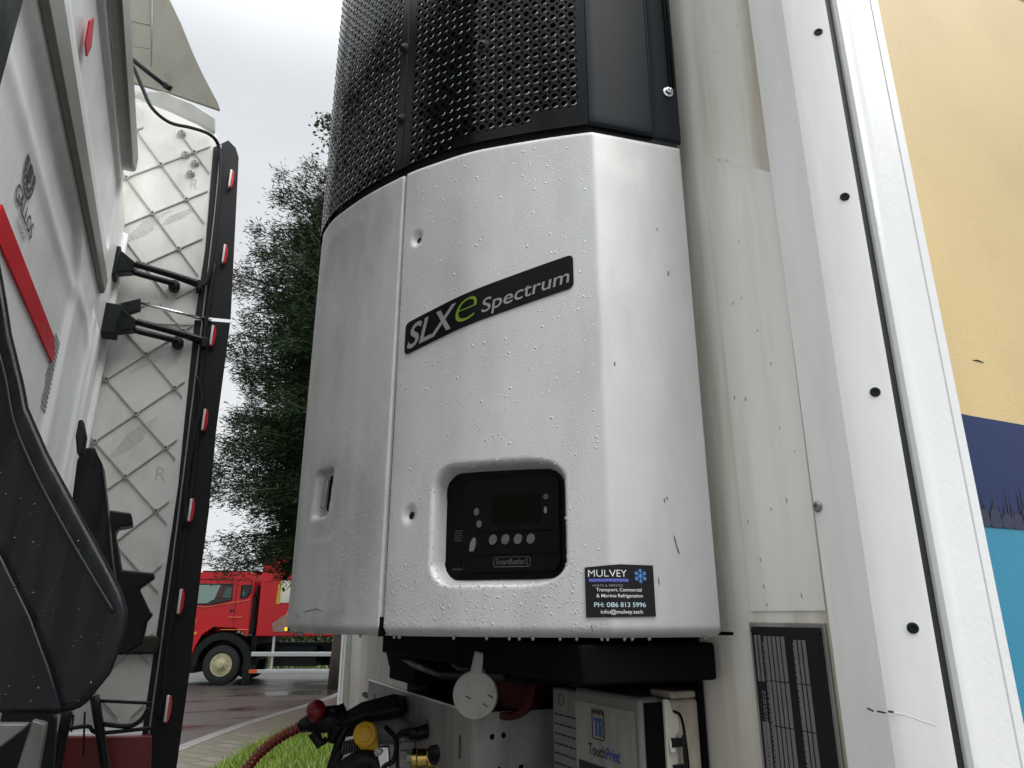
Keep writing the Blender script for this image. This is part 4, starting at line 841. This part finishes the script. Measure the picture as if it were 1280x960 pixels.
# open near end with latches and cracked rim
b = MB(); b.box(rx+.006, -.066, ry0+.001, ry0+.0045, rz0, rz1-.008); b.build('end_gasket', voidb, rc)
b = MB(); b.prism([(-.066, ry0-.004, rz0), (-.066, ry0-.004, 1.628), (-.058, ry0-.004, 1.628), (-.053, ry0-.004, 1.612), (-.046, ry0-.004, 1.609), (-.044, ry0-.004, 1.59), (-.050, ry0-.004, 1.585), (-.050, ry0-.004, rz0)], (0, .006, 0)); b.build('rim', mat('rim_white', (.55, .53, .48), .45, 0, .1, 14, (.25, .2, .14), .5), rc, bev=.0015)
b = MB(); b.tube(smooth_path([(-.058, ry0-.0012, 1.629), (-.056, ry0-.0012, 1.615), (-.047, ry0-.0012, 1.612), (-.040, ry0-.0012, 1.607), (-.036, ry0-.0012, 1.59), (-.033, ry0-.0012, 1.55), (-.034, ry0-.0012, 1.5), (-.034, ry0-.0012, 1.4)], 5), .0016, 6); b.build('crack', voidb, rc)
for z in (1.583, 1.553, 1.523):
    b = MB(); b.box(-.060, -.042, ry0-.0105, ry0-.004, z-.010, z); b.box(-.048, -.042, ry0-.0125, ry0-.0105, z-.026, z+.004); b.build('latch', blackp, rc, bev=.001)
    b = MB(); b.box(-.064, -.057, ry0-.010, ry0-.005, z-.016, z-.011); b.box(-.0645, -.0615, ry0-.0085, ry0-.005, z-.011, z-.002); b.build('latch_clip', mat('clip_white', (.62, .61, .58), .4), rc, bev=.001)
b = MB(); b.box(-.050, -.006, ry0+.002, ry0+.05, rz1-.006+.0005, rz1+.004); b.build('lid_flange', dirtyplastic, rc, bev=.003)

# air lines and couplings in front of the bracket
def P15(x, y, d=1.5): return ond(x, y, d)
ac = thing('air_coupling', 'black glad hand coupling with a dark red knob on a bracket arm', 'air coupling', P15(420, 905, 1.5))
b = MB(); b.lathe(P15(395, 888, 1.46), (-.1, -.5, .6), [(-.02, .011), (-.008, .016), (.004, .018), (.011, .015), (.016, .007), (.017, 0)], 20); b.build('knob', redplastic, ac, smooth=True)
b = MB(); b.tube([P15(376, 908), P15(388, 903), P15(404, 900), P15(428, 896)], [.012, .018, .024, .022], 12); b.tube([P15(418, 884), P15(424, 900), P15(414, 928)], [.018, .022, .008], 10); b.tube([P15(392, 915), P15(400, 930), P15(408, 924)], [.012, .01, .006], 8); b.build('body', wetblack, ac, smooth=True)
b = MB(); b.tube([P15(424, 905), P15(455, 893), P15(490, 884), P15(520, 885, 1.65)], [.016, .024, .026, .02], 4); b.tube([P15(430, 915, 1.52), P15(452, 905, 1.52), P15(478, 900, 1.52)], [.012, .02, .02], 4); b.build('arm', blackp, ac, bev=.004)
# coiled red hose
hc = [P15(376, 908), P15(352, 920), P15(330, 936), P15(315, 952), P15(302, 975), P15(285, 1040)]
cl = np.array(smooth_path(hc, 40)); b = MB(); tt = np.gradient(cl, axis=0); tt /= np.linalg.norm(tt, axis=1)[:, None]; e1 = np.cross(tt, (0, 0, 1)); e1 /= np.linalg.norm(e1, axis=1)[:, None]; e2 = np.cross(tt, e1)
ln_ = np.r_[0, np.cumsum(np.linalg.norm(np.diff(cl, axis=0), axis=1))]; q = np.linspace(0, ln_[-1], 560); ci = lambda A: np.stack([np.interp(q, ln_, A[:, k]) for k in range(3)], 1); ph = q/.0088*2*math.pi
coil = ci(cl)+.0075*(ci(e1)*np.cos(ph)[:, None]+ci(e2)*np.sin(ph)[:, None]); b.tube(coil, .0034, 6); o = b.build('coiled_hose', mat('red_hose', (.16, .008, .014), .35, 0, .1), None, smooth=True); tag(o, 'dark red coiled air hose dropping from the black coupling', 'hose')
# yellow capped coupling
yc = thing('yellow_coupling', 'yellow capped air coupling above the black hose', 'air coupling', P15(455, 925, 1.44))
c0 = P15(457, 918, 1.44); axy = np.array([-.42, -.88, .2]); axy /= np.linalg.norm(axy)
b = MB(); b.lathe(c0, axy, [(-.012, .019), (0, .0215), (.006, .0215), (.009, .018), (.0095, .0145), (.012, .0135), (.013, .011), (.0135, 0)], 30)
b.prism([c0+axy*.002+RT*x+UP*z for x, z in ((-.0208, -.004), (-.016, -.018), (.010, -.047), (.024, -.045), (.0215, .0))], -axy*.010); b.build('cap', yellowp, yc, smooth=30)
b = MB(); b.lathe(P15(476, 915, 1.5), (.9, -.3, .05), [(-.03, .02), (.03, .024), (.05, .02), (.06, .012)], 16); b.build('body', greyplastic, yc, smooth=30)
def hose(name, label, pts, r, m, cat='hose'):
    b = MB(); b.tube(smooth_path(pts, 8), r, 10); o = b.build(name, m, None, smooth=True); return tag(o, label, cat)
hose('air_hose', 'thin black hose curving down left of the yellow cap', [P15(446, 895), P15(430, 915), P15(420, 940), P15(408, 985), P15(402, 1040)], .0085, wetblack)
hose('ribbed_hose', 'black hose with grey ribbed sleeve below the yellow cap', [P15(452, 930, 1.49), P15(436, 932, 1.49), P15(424, 945, 1.49), P15(415, 975, 1.49), P15(412, 1030, 1.49)], .007, blackp)
b = MB()
for k in range(7): b.lathe(P15(430+k*3.3, 935-k*.8, 1.49), RT, [(-.0018, .009), (-.001, .0125), (.001, .0125), (.0018, .009)], 14)
o = b.build('hose_sleeve', mat('grey_rubber', (.10, .10, .10), .5), None, smooth=True); o.parent = bpy.data.objects['ribbed_hose']
bc = thing('brass_coupling', 'brass hose fitting on a black hose below the bracket slots', 'hose fitting', P15(528, 945, 1.4))
b = MB(); b.lathe(P15(515, 948, 1.38), (.93, -.36, .02), [(0, .012), (.0, .0155), (.008, .0165), (.010, .015), (.026, .015), (.028, .0165), (.04, .0165), (.042, .012)], 20); b.build('fitting', brass, bc, smooth=35)
b = MB(); b.tube([P15(540, 944, 1.375), P15(565, 938, 1.36), P15(590, 950, 1.36), P15(600, 985, 1.36)], .016, 10); b.build('rubber_boot', blackp, bc, smooth=True)
b = MB(); b.lathe(P15(500, 948, 1.40), (.93, -.36, .02), [(0, .014), (.018, .014)], 6); b.lathe(P15(509, 947, 1.39), (.93, -.36, .02), [(0, .009), (.01, .009)], 10); b.build('hex_nut', steel, bc)
sb = thing('steel_clamp', 'shiny steel clamp plate between the yellow cap and the brass fitting', 'clamp', P15(482, 940, 1.42))
b = MB(); b.prism([P15(470, 934, 1.42), P15(486, 932, 1.42), P15(489, 990, 1.42), P15(478, 990, 1.42)], HD*.012); b.build('plate', chrome, sb, bev=.003)
b = MB(); b.lathe(P15(473, 940, 1.415), -HD, [(0, .007), (.006, .007), (.007, 0)], 6); b.build('bolt', steel, sb)
hose('thick_cable', 'thick black cable looping in front of the slotted bracket', [P15(500, 920, 1.5), P15(520, 918, 1.42), P15(540, 912, 1.42), P15(552, 924, 1.42), P15(556, 945, 1.42), P15(545, 1000, 1.42)], .012, wetblack, 'cable')
hose('cable_loom', 'bundle of dark cables under the steel clamp plate', [P15(425, 965, 1.45), P15(450, 950, 1.45), P15(468, 952, 1.45), P15(475, 975, 1.45), P15(470, 1030, 1.45)], .017, blackp, 'cable')
hose('valve_bar', 'black bar standing behind the yellow cap against the bracket', [P15(500, 880, 1.62), P15(503, 910, 1.6), P15(508, 960, 1.58), P15(510, 1010, 1.55)], .022, blackp, 'valve bar')

for lab, pts, r in (("thin grey cable crossing behind the brass fitting", [P15(430, 985, 1.45), P15(470, 968, 1.48), P15(510, 975, 1.5), P15(560, 960, 1.5), P15(600, 975, 1.48)], .005),
                    ("thin black cable looped above the steel clamp plate", [P15(478, 905, 1.5), P15(495, 925, 1.44), P15(492, 950, 1.42), P15(478, 962, 1.42), P15(468, 1000, 1.42)], .0045),
                    ("black cable hanging beside the slotted bracket corner", [P15(566, 925, 1.36), P15(578, 935, 1.34), P15(584, 965, 1.33), P15(580, 1020, 1.33)], .006),
                    ("black cable running along the bracket top behind the arm", [P15(455, 868, 1.9), P15(480, 878, 1.75), P15(515, 895, 1.62), P15(548, 905, 1.55), P15(565, 935, 1.5)], .006)):
    hose('loose_cable', lab, pts, r, blackp, 'cable')
# ================================================================== TRACTOR
tt_ = thing('tractor_unit', 'white lorry tractor cab rear with red reflective strip and ribbed fairing', 'lorry tractor', (-1.8, 1.25, 0))
CX = -1.005
ys = np.r_[np.arange(.2, 2.47, .008), 2.48, 2.49, 2.4945]; zs = np.r_[np.arange(1.30, 3.235, .008), 3.236]
Y, Z = np.meshgrid(ys, zs)
X = np.full_like(Y, CX)
# stepped horizontal fold: upper wall stands back further, its sloping sill in shade
d1 = sdf(Y, Z, 1.02, 2.24, .70, .49, .16)                                # pressed panel with rounded corners
X -= .016*smoothstep(1-np.clip((d1+.0)/.03, 0, 1))
zf = np.clip((Z-2.775)/.10, 0, 1)*smoothstep(np.clip((2.30-Y)/.25, 0, 1)); X += .010*smoothstep(zf)
d2 = sdf(Y, Z, 1.35, 3.06, .75, .12, .05); X -= .014*smoothstep(1-np.clip(d2/.02, 0, 1))
d3 = np.abs(sdf(Y, Z, 1.25, 2.0, .9, .62, .2)); X += .006*np.exp(-(d3/.03)**2)
for yc_ in (2.10, 2.24): X += .012*np.exp(-((Y-yc_)/.022)**2)*smoothstep(np.clip((2.72-Z)/.05, 0, 1))
X -= .03*np.clip((Y-2.47)/.025, 0, 1)**2
V = np.stack([X, Y, Z], -1).reshape(-1, 3); nn_, mm_ = len(ys), len(zs)
# facing +x: order so the normal looks at the trailer
F = [(j*nn_+i, j*nn_+i+1, (j+1)*nn_+i+1, (j+1)*nn_+i) for j in range(mm_-1) for i in range(nn_-1)]
obj('cab_rear_wall', V, F, cabwhite, tt_, True, closed=False)
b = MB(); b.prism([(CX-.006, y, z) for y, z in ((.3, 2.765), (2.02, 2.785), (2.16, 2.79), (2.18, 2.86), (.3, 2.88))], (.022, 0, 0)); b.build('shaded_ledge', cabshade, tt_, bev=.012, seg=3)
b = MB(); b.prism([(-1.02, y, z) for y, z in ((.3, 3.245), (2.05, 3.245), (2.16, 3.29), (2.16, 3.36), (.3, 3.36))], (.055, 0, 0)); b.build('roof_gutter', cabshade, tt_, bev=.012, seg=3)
b = MB(); b.box(-2.9, -1.04, .02, 2.49, 1.3, 3.24); b.box(-2.9, -1.9, .08, 2.44, 3.242, 3.9); b.build('cab_shell', cabwhite, tt_, bev=.04, seg=3)
b = MB(); b.prism([(-1.9, .12, 3.25), (-1.9, .12, 3.95), (-1.75, .12, 3.9), (-1.55, .12, 3.25)], (0, 2.3, 0)); b.build('roof_deflector', cabwhite, tt_, bev=.04)
# red reflective strip
b = MB(); b.prism([(CX-.0155, y, z) for y, z in ((.93, 2.372), (.90, 2.405), (.905, 2.428), (1.60, 2.428), (1.665, 2.40), (1.655, 2.372))], (.005, 0, 0)); b.build('reflective_strip', redref, tt_)
b = MB(); b.prism([(CX+.007, y, z) for y, z in ((1.12, 3.045), (1.155, 3.085), (1.19, 3.03), (1.17, 2.985), (1.13, 2.99))], (.004, 0, 0)); b.build('reflector', redref, tt_)
# emblem and company writing
def cab_text(txt, y0, y1, z0, z1, m, bold=0., name='lettering'):
    V, F = text2d(txt, 1., 0, bold); V = fit(V, 0, 1, z0, z1); obj(name, np.array([(CX-.0135, y0+(y1-y0)*q[0], q[1]) for q in V]), F, m, tt_, closed=False)
e0 = onx(21, 236, CX-.0135); e1_ = onx(42, 286, CX-.0135)
cab_text('GALLOS', e0[1], e1_[1], 2.487, 2.522, mat('cab_ink', (.04, .045, .05), .4), .02)
cab_text('TRANSPORT', e0[1]+.05, e1_[1]-.04, 2.458, 2.472, MAT['cab_ink'])
b = MB(); ce = onx(38, 217, CX-.0135); cy, cz = ce[1], ce[2]
for r0, r1 in ((.052, .045), (.036, .031)):
    n = 40; V = [(CX-.0132, cy+r*1.0*math.cos(a), cz+r*1.02*math.sin(a)) for r in (r0, r1) for a in np.linspace(0, 2*math.pi, n+1)[:-1]]; b.add(V, [(i, (i+1) % n, n+(i+1) % n, n+i) for i in range(n)])
for k in range(18):
    a = 2*math.pi*k/18; b.add([(CX-.0130, cy+r*math.cos(a+w_), cz+r*math.sin(a+w_)) for r, w_ in ((.028, -.12), (.044, -.1), (.044, .1), (.028, .12))], [(0, 1, 2, 3)])
b.add([(CX-.0130, cy+.025*math.cos(a)*(1 if k % 2 else .6), cz+.027*math.sin(a)*(1 if k % 2 else .7)) for k, a in enumerate(np.linspace(0, 2*math.pi, 13)[:-1])], [list(range(12))])
obj('emblem', b.V, b.F, MAT['cab_ink'], tt_, closed=False)
# faint stuck-on notes and yellow tag
b = MB()
for k in range(16): z = 2.25+k*.013; b.box(CX-.0148, CX-.0138, 1.62+random.uniform(0, .03), 1.76, z, z+.005)
b.build('worn_notice', mat('faint_ink', (.28, .28, .28), .5), tt_)
b = MB(); b.box(CX-.004, CX-.0005, 2.36, 2.385, 2.44, 2.56); b.build('warning_tag', mat('tag_yellow', (.5, .36, .02), .4, 0, .3, 60), tt_)
b = MB(); b.box(-1.03, -.985, 2.455, 2.49, 1.35, 3.19); b.build('edge_post', cabwhite, tt_, bev=.012, seg=3)
# ---- side fairing at the far side, inside face towards us
FY = 2.50
fpts = [(-1.22, 1.375), (-1.22, 3.76), (-1.14, 3.81), (-.95, 3.85), (-.83, 3.835), (-.745, 3.81), (-.722, 3.77), (-.70, 3.65), (-.68, 3.1), (-.672, 2.64), (-.66, 2.1), (-.65, 1.65), (-.648, 1.375)]
b = MB(); b.prism([(x, FY, z) for x, z in fpts], (0, .012, 0)); fa = b.build('side_fairing', fairw, tt_, bev=.004)
def sub(o, parent): o.parent = parent; return o
ofs = base(tt_)
def fpart(name, b, m, smooth=False, bev=0):
    o = obj(name, np.array(b.V)-ofs, b.F, m, None, smooth)
    if bev: bevel(o, bev)
    o.parent = fa; return o
b = MB()
def inside(x, z):
    xr = np.interp(z, [1.375, 1.65, 2.1, 2.64, 3.1, 3.65, 3.8], [-.648, -.65, -.66, -.672, -.68, -.70, -.722]); return -1.2 < x < xr-.03 and 1.40 < z < 3.72
nodes = []
def lattice(x0, z0, dx, up, dn, zlo, zhi):
    for fam in (0, 1):
        for k in range(-16, 17):
            # lines through nodes (x0, z0 + k*(up+dn))
            px0, pz0 = x0-6*dx, z0+k*(up+dn)+(-6*up if fam == 0 else 6*dn)
            m_ = up/dx if fam == 0 else -dn/dx
            run = []
            for q in np.arange(0, 12*dx, .004):
                x, z = px0+q, pz0+m_*q
                if inside(x, z) and zlo < z < zhi: run.append((x, FY-.0005, z))
            if len(run) > 8: b.prism([run[0], run[-1], (run[-1][0], FY-.0005, run[-1][2]-.006), (run[0][0], FY-.0005, run[0][2]-.006)], (0, -.006, 0))
    for i in range(-3, 7):
        for k in range(-16, 17):
            x, z = x0+i*dx, z0+k*(up+dn)+i*up
            if inside(x+.02, z) and zlo < z < zhi: nodes.append((x, z))
lattice(-1.035, 3.46, .1175, .098, .138, 2.96, 3.72)
lattice(-.973, 2.586, .119, .120, .121, 1.40, 2.93)
fpart('rib_lattice', b, fairribs)
b = MB()
for x, z in nodes: b.lathe((x, FY, z-.003), (0, -1, 0), [(0, .011), (.010, .010), (.011, .006), (.004, .005), (.004, 0)], 14)
fpart('rib_boss', b, fairribs, 35)
for x, z in ((-.832, 3.63), (-.79, 3.60), (-.80, 3.545), (-.86, 3.73)):
    b = MB(); b.lathe((x, FY, z), (0, -1, 0), [(0, .018), (.012, .016), (.022, .010), (.024, .004), (.01, .004), (.01, 0)], 12); fpart('mounting_boss', b, fairribs, 35)
# raised curved band along the top and the joint seam
b = MB(); b.prism([(x, FY-.0005-.75*max(0, z-3.715), z) for x, z in [(-1.2, 3.70), (-1.05, 3.80), (-.92, 3.785), (-.80, 3.765), (-.728, 3.745), (-.735, 3.80), (-.83, 3.828), (-.95, 3.842), (-1.13, 3.80), (-1.2, 3.755)]], (0, -.02, 0)); fpart('top_band', b, fairw, bev=.008)
b = MB(); b.prism([(x, FY-.0005, z) for x, z in [(-1.2, 2.79), (-.70, 2.855), (-.70, 2.865), (-1.2, 2.80)]], (0, -.004, 0)); fpart('joint_seam', b, whitelens)
b = MB()
def fa_text(txt, x0, x1, z0, z1):
    V, F = text2d(txt, 1.); V = fit(V, x0, x1, z0, z1); b.add([(x, FY-.0012, z) for x, z in V], F)
fa_text('R', -.795, -.765, 3.475, 3.525); fa_text('R', -.755, -.72, 2.215, 2.265)
o = obj('lettering', np.array(b.V)-ofs, b.F, mat('moulded_mark', (.50, .50, .475), .6), None, closed=False); o.parent = fa
b = MB()
for cx, cz, cnt in ((-.93, 3.22, 8), (-.845, 2.34, 8), (-.83, 2.66, 5), (-.82, 3.3, 4)):
    for k in range(cnt):
        t = (k-cnt/2)*.016; x = cx+t*.5-.045; z = cz+t
        while x < cx+t*.5+.04: l_ = random.uniform(.006, .018); b.prism([(x, FY-.001, z), (x+l_, FY-.001, z+l_*.8), (x+l_, FY-.001, z+l_*.8+.003), (x, FY-.001, z+.003)], (0, -.0006, 0)); x += l_+.004; z += (l_+.004)*.8
fpart('moulded_marks', b, MAT['moulded_mark'])['kind'] = 'stuff'
# rubber trailing edge in two lengths
for pts in ([(-.728, 3.70), (-.672, 3.755), (-.637, 3.725), (-.620, 3.68), (-.565, 2.905), (-.70, 2.895), (-.70, 3.2)], [(-.70, 2.879), (-.565, 2.89)]+[tuple(ony(x, y, FY)[[0, 2]]) for x, y in ((270, 540), (261, 640), (253, 700), (246, 760), (237, 840), (222, 950), (212, 1020))]+[(-.672, 1.1), (-.672, 1.65), (-.672, 2.2)]):
    b = MB(); b.prism([(x, FY-.005, z) for x, z in pts], (0, .003, 0)); fpart('rubber_edge', b, rubber)
b = MB(); b.tube(smooth_path([(x, FY-.008, z) for x, z in [(-.70, 3.72), (-.685, 3.4), (-.672, 2.9), (-.664, 2.5), (-.655, 2.0), (-.652, 1.6), (-.65, 1.2)]], 6), .0035, 6); fpart('edge_rail', b, mat('edge_grey', (.3, .3, .3), .4, .5), True)
for q in [(289, 224), (281, 318), (266, 420), (256, 525), (239, 638), (226, 752), (210, 886)]:
    P = ony(*q, FY-.02); b = MB(); n = 14
    V = [(P[0]+.012*math.sin(a)*.9, FY-.026, P[2]+.046*math.cos(a)) for a in np.linspace(0, math.pi, n)]
    b.prism([(P[0], FY-.028, P[2]-.046)]+V[::-1], (0, .02, 0)); o = fpart('marker_light', b, redlens, bev=.003)
    b = MB(); b.box(P[0]-.009, P[0]-.0005, FY-.03, FY-.006, P[2]-.042, P[2]+.044); o2 = fpart('marker_base', b, whitelens, bev=.003)
# cable along the fairing
b = MB(); b.tube(smooth_path([ony(x, y, FY-(.13 if y < 150 else .09 if y < 172 else .03)) for x, y in [(147, 70), (165, 82), (178, 110), (190, 135), (212, 153), (240, 160), (262, 168), (273, 182), (276, 210), (272, 260), (266, 320), (258, 352), (248, 358)]], 6), .0075, 8); b.tube(smooth_path([ony(x, y, FY-.02) for x, y in [(268, 330), (258, 400), (250, 480), (248, 520), (240, 600), (228, 680), (222, 740), (210, 800), (205, 850), (198, 900)]], 6), .008, 8); b.tube(smooth_path([ony(x, y, FY-.03) for x, y in [(246, 470), (252, 500), (243, 545), (234, 600), (231, 660)]], 6), .006, 8); fpart('cable', b, rubber, True)
b = MB(); b.tube([ony(145, 58, FY-.15), ony(210, 110, FY-.12)], .010, 8); b.tube([ony(205, 106, FY-.12), ony(214, 111, FY-.12)], .014, 8); fpart('strut', b, blackp, True)
# grubby root of the fairing
b = MB(); b.box(-.93, -.66, FY-.03, FY-.004, 1.60, 1.66); fpart('dirt_ledge', b, mat('moss_dirt', (.03, .025, .02), .9, 0, .4, 60), bev=.01)
# roof side deflector above
dp = [(-1.35, 3.93), (-1.35, 4.6), (-1.10, 4.6)]+[tuple(ony(x, y, FY)[[0, 2]]) for x, y in [(195, -10), (205, 18), (225, 50), (240, 78), (252, 98), (264, 116), (272, 128), (275, 137)]]+[(-.725, 3.905), (-.93, 3.925)]
b = MB(); b.prism([(x, FY-.42*max(0, z-3.95), z) for x, z in dp], (0, .014, 0)); b.build('roof_side_deflector', mat('deflector_shaded', (.27, .265, .225), .45, 0, .06, 4, (.14, .125, .09), .5, (5, 5, 2)), tt_, bev=.004)  # dark olive carries the shade of the inward tilt in the colour
b = MB()
def ondefl(px, py): P = onp(px, py, (0, 1, .42), 2.5+.42*3.95); return P+np.array([0, -.004, 0])
for x, y in (([147, 24], [188, 32]), ([148, 55], [188, 62])): b.tube([ondefl(*x), ondefl(*y)], .005, 6)
b.tube([ondefl(190, 0), ondefl(189, 85)], .006, 6); b.build('deflector_ribs', cabshade, tt_, smooth=True)
b = MB(); b.prism([(-1.0, .02, 1.37), (-1.10, -.42, 1.37), (-1.12, -.42, 3.75), (-1.06, -.30, 3.88), (-1.0, .02, 3.88)], (-.014, .003, 0)); b.build('side_fairing', fairw, tt_, bev=.004)
b = MB(); b.prism([(-1.10, -.422, 1.2), (-1.115, -.50, 1.2), (-1.135, -.50, 3.70), (-1.12, -.422, 3.75)], (-.014, .003, 0)); b.build('rubber_edge', rubber, tt_)
b = MB(); b.box(-1.0, -.925, .16, .445, 2.2, 3.95); b.build('air_duct', blackp, tt_, bev=.02, seg=3)
# hinge arms
for (x0, y0), (x1, y1), dd in (((133, 325), (250, 357), 0), ((133, 398), (256, 428), 1)):
    a = ony(x0, y0, 2.40); c_ = ony(x1, y1, FY-.02); m1 = a+(c_-a)*.28; m2 = a+(c_-a)*.72
    b = MB(); b.box(a[0]-.02, a[0]+.045, 2.36, 2.44, a[2]-.07, a[2]+.05); b.prism([a+np.array([.03, -.03, .05]), m1+np.array([0, -.01, .022]), m1+np.array([0, -.01, -.02]), a+np.array([.03, -.03, -.06])], (0, .05, 0))
    b.tube([m1+np.array([0, 0, .016]), m2+np.array([0, 0, .012]), c_+np.array([.0, -.0, .004])], [.014, .015, .018], 6); b.tube([m1+np.array([0, 0, -.020]), m2+np.array([0, 0, -.022])], [.013, .013], 6)
    b.lathe(m2+np.array([0, .02, -.025]), (0, -1, 0), [(-.02, .022), (.02, .022), (.024, .016)], 16); b.box(c_[0]-.012, c_[0]+.008, FY-.05, FY-.001, c_[2]-.03, c_[2]+.014)
    if dd: b.prism([a+np.array([.03, -.02, .06]), ony(176, 372, 2.42), ony(176, 388, 2.42), a+np.array([.03, -.02, .0])], (0, .02, 0))
    b.build('hinge_arm', blackp, tt_, bev=.004)
b = MB(); b.tube([ony(176, 379, 2.44), ony(264, 401, FY-.01)], .0065, 10); b.build('stay_rod', chrome, tt_, smooth=True)
# work lamp high on the cab
b = MB(); P = onx(150, 4, -1.06); b.prism([onx(x, y, -1.06) for x, y in [(137, -30), (139, 15), (145, 24), (160, 8), (161, -5), (158, -30)]], (-.08, 0, 0)); b.tube([P+np.array([-.04, 0, 0]), P+np.array([-.3, .05, -.1]), (-1.7, P[1]+.05, 3.6)], .015, 8); wl = b.build('work_lamp', blackp, tt_, bev=.006)
b = MB(); b.prism([onx(x, y, -1.056) for x, y in [(143, -25), (144, 10), (147, 17), (158, 4), (157, -25)]], (-.002, 0, 0)); o = obj('lens', np.array(b.V)-ofs, b.F, mat('lamp_lens', (.55, .56, .55), .12, .3, .4, 160, bump=.8, bscale=140), None); o.parent = wl
# dark plastic cladding and ducts low behind the cab
ad = [(-60, 200), (-8, 300), (0, 325), (8, 370), (15, 415), (31, 480), (36, 508), (62, 567), (96, 630), (133, 698), (154, 738), (162, 765), (160, 785), (153, 812), (140, 845), (118, 872), (103, 892), (70, 897), (0, 895), (-60, 895)]
b = MB(); b.prism([ond(x, y, .86) for x, y in ad], (ond(20, 640, .86)-CAM)*.24); b.build('air_intake', wetblack, tt_, bev=.014, seg=4)
b = MB(); b.prism([ond(x, y, .853) for x, y in [(-60, 610), (0, 692), (38, 770), (62, 835), (78, 889), (-60, 890)]], (ond(20, 640, .86)-CAM)*.02); b.build('intake_facet', wetblack, tt_, bev=.003)
b = MB(); b.tube(smooth_path([ond(x, y, .8592) for x, y in [(-8, 420), (6, 470), (18, 530), (46, 596), (80, 660), (116, 722), (142, 765)]], 6), .0022, 6); b.build('intake_seam', blackp, tt_, smooth=True)
b = MB()
for k in range(150):
    x = random.uniform(-10, 140); y = random.uniform(430, 880)
    lim = np.interp(y, [430, 508, 567, 630, 698, 765, 845, 880], [0, 14, 42, 76, 112, 140, 120, 96])
    if x > lim: continue
    r_ = .0005+.0016*random.random()**3; P = ond(x, y, .8598 if x > np.interp(y, [600, 692, 770, 889], [-60, 0, 38, 78]) else .853); b.lathe(P, -HD, [(-.001, r_), (r_*.4, r_*.75), (r_*.6, r_*.3), (r_*.62, 0)], 8)
o = b.build('rain_drops', waterdark, tt_, smooth=True); o['kind'] = 'stuff'
def dk(name, pts, y, th, m=blackp, bev=.006): b = MB(); b.prism([ony(px, py, y) for px, py in pts], (0, th, 0)); return b.build(name, m, tt_, bev=bev)
dk('duct_bracket', [(88, 640), (96, 575), (104, 560), (118, 558), (122, 568), (128, 580), (134, 632), (140, 700), (150, 760), (152, 800), (120, 830), (80, 800)], 1.75, .1, wetblack)
dk('duct_bracket', [(96, 632), (164, 641), (166, 656), (146, 660), (144, 668), (152, 712), (192, 716), (194, 722), (174, 736), (188, 765), (192, 768), (184, 778), (178, 806), (150, 820), (130, 800), (130, 690), (100, 660)], 2.1, .1, blackp)
dk('cab_grommet', [(94, 545), (98, 524), (104, 524), (108, 545), (104, 568), (96, 568)], 1.6, .04, rubber)
b = MB(); b.prism([ony(x, y, 2.495) for x, y in [(52, 918), (190, 917), (188, 1010), (40, 1010)]], (0, -.05, 0)); b.build('red_side_skirt', redpaint, tt_, bev=.006)
b = MB()
for pts, r in [([(118, 870), (132, 960), (138, 1010)], .014), ([(84, 890), (70, 960), (62, 1010)], .016), ([(80, 912), (110, 908), (124, 916), (190, 910)], .006), ([(122, 876), (190, 879)], .005), ([(106, 890), (104, 945)], .003), ([(92, 893), (89, 915)], .003), ([(128, 905), (160, 908), (176, 900), (186, 885)], .007)]:
    b.tube(smooth_path([ony(x, y, 2.3) for x, y in pts], 5), r, 8)
b.build('chassis_stays', blackp, tt_, smooth=True)
b = MB(); b.prism([ony(x, y, 1.6) for x, y in [(-20, 930), (0, 935), (30, 912), (36, 905), (-20, 905)]], (0, .04, 0)); b.prism([ony(x, y, 1.62) for x, y in [(40, 900), (58, 905), (46, 975), (22, 1010), (6, 1010)]], (0, .04, 0)); b.build('catwalk_step', mat('dull_alloy', (.22, .22, .21), .5, .4, .1, 20, (.05, .05, .045), .6), tt_, bev=.004)
b = MB(); b.prism([ony(x, y, 1.9) for x, y in [(-40, 885), (62, 888), (70, 900), (64, 1010), (-40, 1010)]], (0, .04, 0)); b.build('rear_guard', blackp, tt_)
b = MB(); b.box(-3.2, -.9, .35, 2.1, .75, 1.05); b.box(-2.2, -1.3, .1, 2.4, .55, 1.3); b.build('chassis', blackp, tt_, bev=.01)
